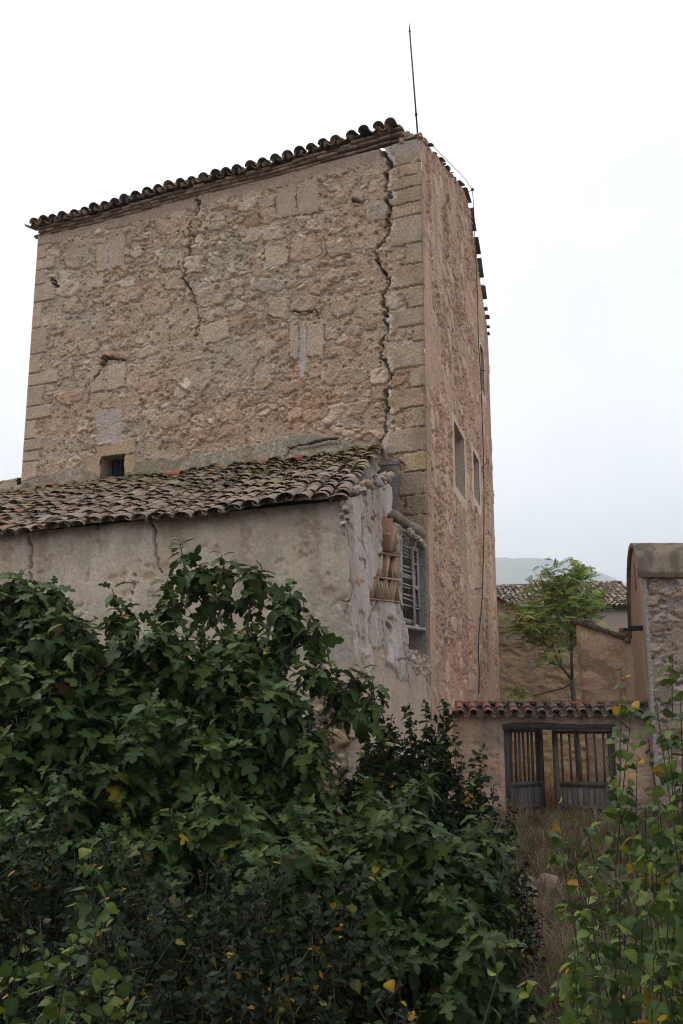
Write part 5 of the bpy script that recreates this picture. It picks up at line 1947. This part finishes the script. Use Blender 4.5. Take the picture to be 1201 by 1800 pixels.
def fig_tree(name, label, base, blobs, shoots, seed, leaf=.19, dens=1.0, cf=fig_col, tmpl=None, shell=.72):
    """blobs: (px, py, depth, rx, ry, rz, tips); shoots: polylines of (px, py, depth) ending in leafy tips"""
    t = thing(name, label, 'fig tree', base)
    L = Leaves(seed)
    rg = L.rg
    wood = MB()
    base = np.array(base, float)
    for (px, py, y, rx, ry, rz, nt) in blobs:
        c = W(px, py, y)
        limb = bend(base + np.array([rg.normal(0, .25), rg.normal(0, .2), -.1]), c - np.array([0, 0, rz * .3]), rg, .10, 9)
        wood.tube(limb, np.linspace(.05, .028, 9), bark * .8, 6)
        n = max(4, int(nt * dens / 4.2))
        for i in range(n):
            v = unit(rg.normal(size=3) + np.array([0, -.4, .3]))
            r = rg.uniform(shell, 1.08)
            tip = c + v * r * np.array([rx, ry, rz])
            if tip[2] < gz(tip[0], tip[1]) + .15:
                tip[2] = gz(tip[0], tip[1]) + rg.uniform(.15, .5)
            dr = unit(v * .6 + np.array([0, -.05, .9]) + rg.normal(0, .2, 3))
            st = limb[rg.integers(4, 9)]
            k = c + (tip - c) * .3 + rg.normal(0, .06, 3)
            br = bend(k, tip, rg, .12, 7, -.08)
            wood.tube(np.concatenate([[st], br]), np.linspace(.02, .008, 8), bark, 4)
            rosette(L, tip, dr, rg.integers(7, 11), leaf * 1.05, cf, .16)
            for q in range(rg.integers(2, 5)):
                w_ = unit(dr * .6 + rg.normal(0, .8, 3) + np.array([0, -.15, .2]))
                b0 = br[rg.integers(2, 6)]
                e = b0 + w_ * rg.uniform(.12, .34)
                wood.tube(bend(b0, e, rg, .1, 4), np.linspace(.009, .005, 4), bark, 4)
                rosette(L, e, unit(w_ + np.array([0, 0, .5])), rg.integers(5, 9), leaf * rg.uniform(.8, 1.05), cf, .12)
        for i in range(int(nt * .35)):      # older leaves inside the crown
            v = unit(rg.normal(size=3))
            rosette(L, c + v * rg.uniform(.2, .75) * np.array([rx, ry, rz]), unit(v + np.array([0, 0, .8])), 6, leaf, cf, .12)
    for sh in shoots:
        P = np.array([W(*q) for q in sh])
        tt = np.linspace(0, len(P) - 1, 14)
        Q = np.stack([np.interp(tt, np.arange(len(P)), P[:, i]) for i in range(3)], 1)
        for _ in range(2):
            Q[1:-1] = (Q[:-2] + 2 * Q[1:-1] + Q[2:]) / 4
        Q = Q + np.cumsum(rg.normal(0, .006, Q.shape), 0)
        wood.tube(Q, np.linspace(.02, .007, 14), bark, 5)
        dr = unit(Q[-1] - Q[-4] + np.array([0, 0, .05]))
        rosette(L, Q[-1], dr, 9, leaf * 1.02, cf, .20)
        rosette(L, Q[-3], unit(Q[-3] - Q[-6]), 6, leaf * 1.05, cf, .16)
        for k in (6, 8, 9, 10, 11):      # side twigs lower down the shoot
            v = unit(rg.normal(size=3) + np.array([0, -.2, .5]))
            e = Q[k] + v * rg.uniform(.10, .30)
            wood.tube(bend(Q[k], e, rg, .1, 4), np.linspace(.009, .005, 4), bark, 4)
            rosette(L, e, v, rg.integers(4, 7), leaf, cf, .10)
    wood.build('branches', M_BARK, t)
    L.build(tmpl or [FIG, FIG, FIG3], t)
    return t


def gp(x, y):
    return np.array([x, y, float(gz(x, y))])


# the big fig before the lean-to
bx = W(300, 1400, 11.6)
fig_tree('fig_tree', 'large dark green fig tree reaching over the front of the grey plastered lean-to', gp(bx[0], 11.6),
         [(40, 1130, 11.4, .75, .7, .62, 80), (-40, 1200, 11.2, .9, .7, .8, 40), (150, 1205, 11.3, .85, .7, .70, 95), (90, 1290, 10.9, .95, .75, .75, 95), (240, 1270, 11.0, .95, .75, .8, 110), (340, 1210, 11.3, .8, .6, .65, 85),
          (420, 1270, 11.2, .8, .65, .72, 90), (330, 1350, 10.8, .9, .7, .7, 100), (170, 1390, 10.6, .95, .7, .7, 100), (40, 1420, 10.5, .9, .7, .75, 70), (460, 1360, 11.0, .8, .65, .65, 80), (490, 1240, 11.7, .42, .4, .45, 26), (440, 1150, 11.8, .5, .4, .4, 30), (550, 1340, 11.5, .36, .35, .45, 20), (520, 1450, 10.8, .6, .5, .5, 46), (505, 1610, 8.9, .5, .4, .45, 44), (350, 1620, 8.9, .5, .4, .4, 30), (300, 1480, 10.3, 1.0, .6, .6, 70), (150, 1500, 9.8, .8, .5, .55, 60), (30, 1520, 9.6, .7, .5, .55, 45), (420, 1500, 9.8, .8, .5, .55, 60), (270, 1540, 9.4, .8, .5, .5, 55), (530, 1530, 9.8, .6, .5, .5, 45), (60, 1060, 11.6, .35, .35, .25, 16), (140, 1130, 11.6, .35, .35, .25, 12)],
         [[(90, 1150, 11.4), (95, 1080, 11.5), (100, 1035, 11.5)], [(40, 1130, 11.4), (45, 1070, 11.5), (40, 1030, 11.5)], [(210, 1150, 11.2), (215, 1090, 11.3), (205, 1065, 11.3)], [(270, 1220, 10.9), (275, 1150, 10.9), (282, 1105, 10.9)], [(150, 1260, 10.6), (140, 1190, 10.6), (150, 1140, 10.6)], [(370, 1290, 10.7), (395, 1220, 10.7), (392, 1175, 10.7)], [(80, 1330, 10.3), (85, 1260, 10.3), (75, 1215, 10.3)], [(250, 1380, 10.3), (245, 1310, 10.3), (255, 1265, 10.3)], [(460, 1370, 10.6), (470, 1300, 10.6), (465, 1255, 10.6)], [(380, 1420, 10.2), (370, 1360, 10.2), (378, 1320, 10.2)],
          [(420, 1200, 11.6), (380, 1090, 11.8), (335, 1030, 11.8), (318, 955, 11.8)], [(415, 1180, 11.7), (400, 1050, 11.9), (386, 975, 11.9)], [(430, 1180, 11.6), (440, 1070, 11.8), (446, 1005, 11.8)], [(415, 1135, 11.6), (470, 1100, 11.7), (500, 1060, 11.7), (516, 1025, 11.7)], [(420, 1200, 11.5), (500, 1150, 11.5), (545, 1130, 11.5), (564, 1095, 11.5)],
          [(330, 1180, 11.4), (300, 1100, 11.4), (285, 1045, 11.4)], [(480, 1260, 11.3), (540, 1190, 11.2), (566, 1160, 11.2)], [(560, 1290, 11.4), (590, 1270, 11.4), (612, 1210, 11.4), (622, 1196, 11.4)], [(590, 1268, 11.4), (630, 1268, 11.4), (652, 1250, 11.4), (664, 1222, 11.4)], [(470, 1220, 11.4), (515, 1130, 11.5), (480, 1080, 11.6)], [(360, 1150, 11.6), (356, 1060, 11.7), (352, 1000, 11.7)]],
         601, leaf=.215)
bx = W(730, 1600, 10.0)
fig_tree('fig_tree', 'low spreading fig bush with broad leaves below the leaning end wall', gp(bx[0], 10.0),
         [(700, 1510, 10.2, .62, .5, .36, 60), (800, 1515, 10.2, .40, .45, .30, 45), (620, 1520, 10.0, .6, .5, .45, 60), (740, 1530, 9.8, .75, .55, .5, 90), (825, 1540, 9.9, .30, .4, .4, 30), (660, 1590, 9.5, .75, .5, .55, 80), (790, 1620, 9.4, .6, .5, .5, 70), (700, 1700, 9.0, .7, .5, .5, 70), (820, 1720, 8.8, .4, .4, .45, 36), (590, 1690, 9.0, .6, .4, .5, 50)],
         [[(640, 1470, 10.2), (640, 1420, 10.2), (648, 1395, 10.2)], [(720, 1440, 10.2), (725, 1400, 10.2), (722, 1385, 10.2)]], 602, leaf=.19, cf=lambda n, f, rg: fig_col(n, f, rg) * .85)


def shrub(name, label, cat, base, tops, seed, tmpl, leaf, cf, gap=.05, side=.35, group=None, low=.12, stem=(.012, .004), dense=2, droop=-.15, bow=0., mat=None):
    """upright leafy shoots rising from one foot to given tops (px, py, depth)"""
    t = thing(name, label, cat, base, group)
    L = Leaves(seed)
    rg = L.rg
    wood = MB()
    base = np.array(base, float)
    for tp in tops:
        top = W(*tp[:3])
        b = base + np.array([rg.normal(0, .12), rg.normal(0, .10), -.05])
        n = max(8, int(np.linalg.norm(top - b) / .14))
        tt = np.linspace(0, 1, n)[:, None]
        cv = b + (top - b) * tt
        out = (top - b) * np.array([1, 1, 0])
        cv = cv + out * (-(tt * (1 - tt)) * .9) * -.55 + rg.normal(0, 1, 3) * np.array([1, 1, .2]) * bow * np.sin(tt * math.pi) + np.cumsum(rg.normal(0, .008, (n, 3)), 0) * tt * (1 - tt) * 4
        wood.tube(cv, np.linspace(stem[0], stem[1], n), bark * .75, 5)
        Ls = np.linalg.norm(top - b)
        axes = [(cv, 1.0, low)]
        ns = int(Ls / .20 * dense)
        for i in range(ns):
            f = rg.uniform(max(low, .12), .93)
            k = min(n - 2, int(f * (n - 1)))
            a = rg.uniform(0, 6.28)
            v = unit(np.array([math.cos(a), math.sin(a), .75 + .5 * f]))
            ln = side * (1.08 - f) * rg.uniform(.5, 1.2) + .06
            e = cv[k] + v * ln
            tw = bend(cv[k], e, rg, .08, 5, -.04)
            if ln > .12:
                wood.tube(tw, np.linspace(.005, .003, 5), bark * .75, 4)
            axes.append((tw, 1.0, .1))
        for ax, s_, lo in axes:
            l_ = np.linalg.norm(np.diff(ax, axis=0), axis=1).sum()
            m = max(3, int(l_ / gap))
            f = rg.uniform(lo, 1., m) ** .85
            f[-3:] = (.94, .97, 1.)
            idx = f * (len(ax) - 1)
            p = np.stack([np.interp(idx, np.arange(len(ax)), ax[:, q]) for q in range(3)], 1)
            tg = unit(ax[-1] - ax[0])
            a = rg.uniform(0, 6.28, m)
            rad = np.stack([np.cos(a), np.sin(a), 0 * a], 1)
            d = rad + np.array([0, 0, 1.]) * rg.normal(droop, .35, (m, 1)) + tg * .25
            u = np.array([0, -.1, .55]) + rad * .65 + rg.normal(0, .35, (m, 3))
            L.add(p, d, u, leaf * rg.uniform(.42, 1.2, m) * (1.05 - .35 * f ** 6), cf(m, f, rg))
    wood.build('stems', M_BARK, t)
    L.build(tmpl, t, mat=mat)
    return t


rgp = np.random.default_rng(77)


def fan(tops, extra, spread, ymin, ymax):
    """more tops in between the given ones, lower and nearer"""
    out = list(tops)
    for i in range(extra):
        a = tops[rgp.integers(0, len(tops))]
        out.append((a[0] + rgp.normal(0, spread), a[1] + rgp.uniform(ymin, ymax), a[2] + rgp.normal(0, .3)))
    return out


# elms in the middle, in front of the end wall
eb = W(715, 1500, 12.3)
shrub('elm_bush', 'dark small-leaved elm bush with upright shoots at the foot of the broken end wall', 'bush', gp(eb[0], 12.3),
      fan([(665, 1240, 12.2), (640, 1290, 12.2), (688, 1258, 12.2), (714, 1240, 12.3), (728, 1285, 12.2), (748, 1232, 12.3), (762, 1262, 12.3), (780, 1228, 12.3), (700, 1320, 12.0), (655, 1330, 12.0), (630, 1350, 12.1), (760, 1330, 11.9), (720, 1360, 11.8)], 48, 26, 30, 190), 611, ELM, .105, lambda n, f, rg: elm_col(.012)(n, f, rg) * np.array([1.5, 1.5, 1.3]), gap=.018, side=.42, dense=2.6, mat=M_LEAF_DULL)
eb = W(815, 1500, 12.4)
shrub('elm_bush', 'thin leafy elm bush leaning right against the plastered gate wall', 'bush', gp(eb[0], 12.4),
      fan([(800, 1290, 12.3), (812, 1330, 12.3), (836, 1322, 12.4), (848, 1312, 12.4), (868, 1378, 12.4), (850, 1400, 12.3), (826, 1370, 12.2), (790, 1330, 12.2)], 18, 18, 40, 180), 612, ELM, .098, lambda n, f, rg: elm_col(.02)(n, f, rg) * np.array([1.5, 1.5, 1.3]), gap=.023, side=.30, dense=2., mat=M_LEAF_DULL)
eb = W(905, 1640, 12.6)
shrub('elm_bush', 'sparse dark shrub on the dry grass just left of the gate opening', 'bush', gp(eb[0], 12.6),
      fan([(893, 1405, 13.0), (905, 1450, 12.8), (880, 1440, 12.8), (925, 1500, 12.6), (868, 1480, 12.6), (936, 1560, 12.4)], 16, 16, 40, 160), 613, ELM, .08, elm_col(.05), gap=.03, side=.26, dense=1.6, mat=M_LEAF_DULL)
eb = W(900, 1740, 10.6)
shrub('elm_bush', 'dark leafy shrub beside the pile of pale stones', 'bush', gp(eb[0], 10.6),
      fan([(880, 1560, 11.0), (860, 1600, 10.8), (905, 1590, 11.0), (890, 1640, 10.6), (870, 1660, 10.4)], 16, 18, 20, 120), 614, ELM, .09, elm_col(.03), gap=.026, side=.30, dense=1.8, mat=M_LEAF_DULL)

# brambly growth along the bottom, left to right
low = [(60, 1480, 8.6, 'dark low shrub in the bottom left corner under the fig'), (250, 1560, 7.8, 'dark tangled shrub below the big fig with a few yellow leaves'), (420, 1560, 7.6, 'dark leafy shrub with scattered yellow leaves at the bottom centre'),
       (540, 1590, 8.2, 'slender shrub with many yellow leaves below the fig bush'), (150, 1650, 6.8, 'dark shrub behind the pale sapling at lower left'), (350, 1690, 6.6, 'dark shrub filling the bottom edge left of centre'), (480, 1720, 6.6, 'yellow flecked shrub at the bottom edge by the centre')]
for i, (px, py, y, lb) in enumerate(low):
    b = W(px, py + 150, y)
    tops = [(px + rgp.normal(0, 75), py + rgp.uniform(-90, 90), y + rgp.normal(0, .35)) for _ in range(24)]
    shrub('undergrowth_shrub', lb, 'shrub', gp(b[0], y), tops, 620 + i, [ELM, POP], .078, elm_col(.07 if i in (3, 6) else .02), gap=.034, side=.42, dense=1.6, bow=.16, stem=(.008, .003), mat=M_LEAF_DULL)

# poplar saplings close to the road
sap = [('tall poplar sapling with large green leaves along the right edge', (1168, 5.2), [(1182, 1150, 5.3), (1150, 1215, 5.2), (1196, 1230, 5.2), (1172, 1300, 5.1), (1196, 1420, 5.0), (1160, 1400, 5.2), (1205, 1330, 5.1), (1140, 1480, 5.0)], .088, .025),
       ('slim poplar sapling with drooping leaves in front of the right gate post', (1120, 5.6), [(1092, 1172, 5.7), (1112, 1230, 5.6), (1120, 1330, 5.5), (1098, 1380, 5.5), (1140, 1300, 5.6), (1065, 1330, 5.8), (1135, 1420, 5.5)], .080, .025),
       ('poplar sapling arching left in front of the gates with bright leaves', (1130, 5.0), [(982, 1415, 5.0), (1000, 1470, 5.0), (1030, 1440, 5.2), (1050, 1500, 5.0), (1090, 1520, 5.0), (1015, 1540, 4.9)], .088, .03),
       ('low poplar sapling with yellowing leaves at the bottom right corner', (1110, 4.5), [(1040, 1600, 4.6), (1085, 1590, 4.6), (1130, 1560, 4.6), (1180, 1540, 4.5), (1010, 1660, 4.5), (1150, 1640, 4.4), (1065, 1690, 4.4)], .080, .05),
       ('thin poplar shoot leaning left over the dry grass at the bottom', (1010, 4.6), [(895, 1655, 4.8), (935, 1720, 4.7), (985, 1700, 4.6), (1030, 1730, 4.5)], .078, .05),
       ('pale poplar sapling standing at lower left against the dark shrubs', (140, 5.0), [(158, 1490, 5.0), (150, 1560, 5.0), (175, 1620, 4.9), (222, 1660, 5.0), (130, 1640, 4.9), (195, 1720, 4.8)], .085, .02),
       ('short poplar sapling at the bottom left edge', (60, 5.0), [(40, 1640, 5.0), (70, 1610, 5.2), (20, 1700, 5.0), (85, 1690, 4.9)], .085, .03)]
for i, (lb, (px, y), tops, lf, yl) in enumerate(sap):
    b = W(px, 1850, y)
    shrub('poplar_sapling', lb, 'sapling', gp(b[0], y), tops, 640 + i, POP, lf * .9, pop_col(yl), gap=.047, side=.17, dense=.72, low=.2, stem=(.009, .0025), droop=-.45, bow=.13)

# young tree of heaven in the courtyard
tb = W(1012, 1226, 29.5)
tt_ = thing('ailanthus_tree', 'slender young tree with feathery yellow-green leaves behind the gate wall', 'tree', (tb[0], 29.5, -2.1))
L = Leaves(661)
rg = L.rg
wood = MB()
root = np.array([tb[0] + .02, 29.5, -2.15])
crotch = W(1006, 1195, 29.5)
wood.tube(np.array([root, (root + crotch) / 2, crotch]), [.10, .09, .075], bark, 7)
limbs = [[(1006, 1195), (1005, 1140), (1004, 1090), (1003, 1040), (1006, 1005)], [(1006, 1195), (985, 1170), (972, 1140), (970, 1100), (966, 1060), (950, 1010)], [(972, 1140), (945, 1125), (925, 1112), (900, 1092)], [(988, 1172), (980, 1130), (960, 1095), (930, 1070)], [(1004, 1120), (1020, 1080), (1040, 1055)], [(1003, 1060), (985, 1030), (960, 1005)],
         [(1005, 1090), (985, 1060), (935, 1035)], [(1004, 1100), (1030, 1070), (1055, 1040)], [(1003, 1050), (1015, 1020), (1020, 1000)], [(970, 1100), (940, 1090), (915, 1070)], [(1008, 1200), (990, 1210), (940, 1222), (895, 1212)], [(1005, 1150), (1015, 1110), (1025, 1085)], [(985, 1170), (965, 1165), (955, 1140)]]
for k, lm in enumerate(limbs):
    P = np.array([W(x, y, 29.5 + (.0 if k < 2 else rg.normal(0, .5)) * min(1, j)) for j, (x, y) in enumerate(lm)])
    wood.tube(P, np.linspace(.05 if k < 2 else .03, .012, len(P)), bark, 5)
    nl = int(125 if k not in (10, 12) else 36)
    for i in range(nl):
        f = rg.uniform(.24 if k != 10 else .8, .97)
        idx = f * (len(P) - 1)
        p = np.array([np.interp(idx, np.arange(len(P)), P[:, q]) for q in range(3)]) + rg.normal(0, .24 - .08 * f, 3) * (.4 if k == 10 else 1)
        if k < 2 and f < .45:
            continue
        a = rg.uniform(0, 6.28)
        c = np.array([lin(110, 128, 60), lin(92, 114, 54), lin(130, 134, 64), lin(160, 140, 80), lin(78, 100, 50)])[rg.choice(5, p=[.35, .2, .27, .08, .1])] * 1.95 * rg.uniform(.8, 1.2)
        L.add(p[None], np.array([[math.cos(a), math.sin(a), rg.normal(.30, .35)]]), np.array([[rg.normal(0, .4), rg.normal(-.45, .4), .8]]), np.array([rg.uniform(.20, .36)]), c[None])
wood.build('trunk', M_BARK, tt_)
L.build(AIL, tt_, 'crown')

# ------------------------------------------------------------------ grass and stones
rg = np.random.default_rng(701)


def blades(name, n, xr, yr, hgt, cols, seed, lean=.5, dens=None, wid=.006):
    rg = np.random.default_rng(seed)
    x = rg.uniform(*xr, n)
    y = rg.uniform(*yr, n)
    k = dens(x, y) > rg.random(n)
    x, y = x[k], y[k]
    n = len(x)
    z = gz(x, y)
    cl = fbm(x * 1.6, y * 1.6, seed, 3)
    h = hgt * rg.uniform(.4, 1.2, n) * (.5 + 1.0 * cl)
    a = rg.uniform(0, 6.28, n) * .5 + fbm(x * .8, y * .8, seed + 1, 2) * 12
    ln = lean * rg.uniform(.3, 1.5, n)
    dx, dy = np.cos(a), np.sin(a)
    ts = np.array([0, .4, .75, 1.])
    wv = np.array([1, .8, .5, .1])
    P = np.zeros((n, 4, 2, 3))
    for i, t in enumerate(ts):
        ox = ln * h * t ** 1.8
        zz = h * (t - .35 * np.minimum(1.2, ln) * t ** 2)
        for j, sg in enumerate((-1, 1)):
            ww = wid * wv[i] * (1 + y * .03)
            P[:, i, j, 0] = x + dx * ox - dy * sg * ww
            P[:, i, j, 1] = y + dy * ox + dx * sg * ww * .4
            P[:, i, j, 2] = z + zz - .02
    base = np.arange(n)[:, None] * 8
    q = np.array([[0, 1, 3, 2], [2, 3, 5, 4], [4, 5, 7, 6]])
    Fq = (base[:, :, None] + q[None]).reshape(-1, 4)
    c = np.array(cols)[rg.integers(0, len(cols), n)] * rg.uniform(.75, 1.25, (n, 1))
    return tag(mesh(name, P.reshape(-1, 3), Fq, M_GRASS, None, np.repeat(c, 8, 0)), kind='stuff')


dry = [lin(142, 118, 92), lin(124, 104, 82), lin(158, 136, 108), lin(108, 94, 76), lin(96, 96, 66)]
blades('dry_grass', 90000, (1.2, 9.5), (8.0, 23.2), .55, dry, 711, .9, lambda x, y: np.clip(.45 + .8 * fbm(x * .7, y * .7, 31, 2), 0, 1) * (x < y * .36 + .6) * (x > y * .10), .005)
blades('courtyard_grass', 26000, (2.6, 9.5), (23.7, 32.5), .7, [lin(176, 140, 92), lin(160, 126, 84), lin(188, 154, 104)], 712, .6, lambda x, y: np.full(x.shape, .8), .007)
gb_ = W(925, 1790, 8.2)
blades('green_grass', 2600, (gb_[0] - .55, gb_[0] + .35), (7.4, 9.2), .75, [lin(104, 116, 72), lin(84, 100, 60), lin(120, 122, 80)], 713, .5, lambda x, y: np.exp(-((x - gb_[0]) / .3) ** 2 - ((y - 8.3) / .5) ** 2), .005)
gb2 = W(700, 1800, 7.6)
blades('green_grass', 2200, (gb2[0] - .7, gb2[0] + .7), (6.9, 8.2), .45, [lin(96, 100, 70), lin(84, 88, 60), lin(110, 104, 76)], 714, .7, lambda x, y: np.exp(-((x - gb2[0]) / .4) ** 2), .004)

stones = [(926, 1562, .26, 'broken pale stone half hidden by the shrub, leftmost of the pile'), (944, 1566, .17, 'small grey stone in the middle of the stone pile'), (962, 1572, .27, 'large pale rounded stone, biggest of the pile in the dry grass'), (936, 1588, .24, 'low pale stone at the front of the pile'), (978, 1590, .13, 'small stone at the right end of the pile'), (905, 1545, .18, 'pinkish stone behind the shrub at the back of the pile')]
for i, (px, py, r, lb) in enumerate(stones):
    y = 17.2 - (py - 1545) * .03
    r *= 1.0
    p = W(px, py, y)
    p[2] = gz(p[0], p[1]) + r * .55
    mb = MB()
    mb.rock(p, np.array([1.1, .9, .95]) * r, np.random.default_rng(720 + i), [lin(150, 136, 126), lin(140, 136, 134), lin(156, 134, 120)][i % 3], 2, .25)
    o = mb.build('stone', M_STONE, None, False, p - np.array([0, 0, r * .6]))
    tag(o, lb, 'stone', 'stones piled in the dry grass')

# ------------------------------------------------------------------ haze
hb = bpy.data.meshes.new('haze')
x0, x1, y0, y1, z0, z1 = -3000, 3600, -900, 3700, -6, 425
vv = [(x, y, z) for z in (z0, z1) for y in (y0, y1) for x in (x0, x1)]
hb.from_pydata(vv, [], [(0, 2, 3, 1), (4, 5, 7, 6), (0, 1, 5, 4), (2, 6, 7, 3), (0, 4, 6, 2), (1, 3, 7, 5)])
hz_m = bpy.data.materials.new('haze')
hz_m.use_nodes = True
t = hz_m.node_tree
t.nodes.remove(t.nodes['Principled BSDF'])
pv = t.nodes.new('ShaderNodeVolumePrincipled')
pv.inputs['Color'].default_value = (.86, .93, 1.0, 1)
pv.inputs['Density'].default_value = .00055
pv.inputs['Anisotropy'].default_value = 0.0
t.links.new(pv.outputs[0], t.nodes['Material Output'].inputs['Volume'])
hb.materials.append(hz_m)
ho = bpy.data.objects.new('haze', hb)
S.collection.objects.link(ho)
tag(ho, kind='stuff')
print('faces', sum(len(o.data.polygons) for o in bpy.data.objects if o.type == 'MESH'))
# ------------------------------------------------------------------ unseen trees added behind the viewpoint to shade the near growth
for k, (tx, ty, hh, lb) in enumerate(((-4.6, -2.6, 6.2, 'unseen leafy tree left of the viewpoint added to shade the near shrubs'), (3.4, -3.0, 6.6, 'unseen leafy tree right of the viewpoint added to shade the near saplings'))):
    t = thing('added_shade_tree', lb, 'tree', (tx, ty, -1.75))
    rg = np.random.default_rng(800 + k)
    mb = MB()
    mb.tube(np.array([[tx, ty, -1.9], [tx + .1, ty, 0], [tx, ty + .2, 2.4], [tx, ty + .8, hh - 1.6]]), [.20, .17, .13, .06], bark * .8, 8)
    for i in range(16):
        a = rg.uniform(0, 6.28)
        p = np.array([tx, ty + .3, rg.uniform(1.2, 3.4)])
        e = p + np.array([math.cos(a) * 2.2, math.sin(a) * 2.0, rg.uniform(.6, 2.2)])
        mb.tube(bend(p, e, rg, .1, 6), np.linspace(.06, .015, 6), bark * .8, 5)
    mb.build('trunk', M_BARK, t)
    L = Leaves(810 + k)
    n = 17000
    v = L.rg.normal(size=(n, 3))
    v /= np.linalg.norm(v, axis=1)[:, None]
    v *= (L.rg.uniform(.1, 1.0, n) ** .45)[:, None]
    p = np.array([tx * 1.25, ty + 1.6, hh - 1.4]) + v * np.array([6.4, 5.6, 4.0])
    p = p[(fbm(p[:, 0] * .9 + p[:, 2] * .5, p[:, 1] * .9 + p[:, 2], 820, 2) > .36)]
    p = p[(p[:, 2] > 1.0 * p[:, 1] + 1.2) & (p[:, 2] > .9)]      # the crown stops short of the view
    n = len(p)
    L.add(p, L.rg.normal(size=(n, 3)) + np.array([0, 0, -.3]), L.rg.normal(0, .5, (n, 3)) + np.array([0, 0, 1.]), L.rg.uniform(.22, .38, n), fig_col(n, np.zeros(n), L.rg))
    L.build(POP, t, 'crown')
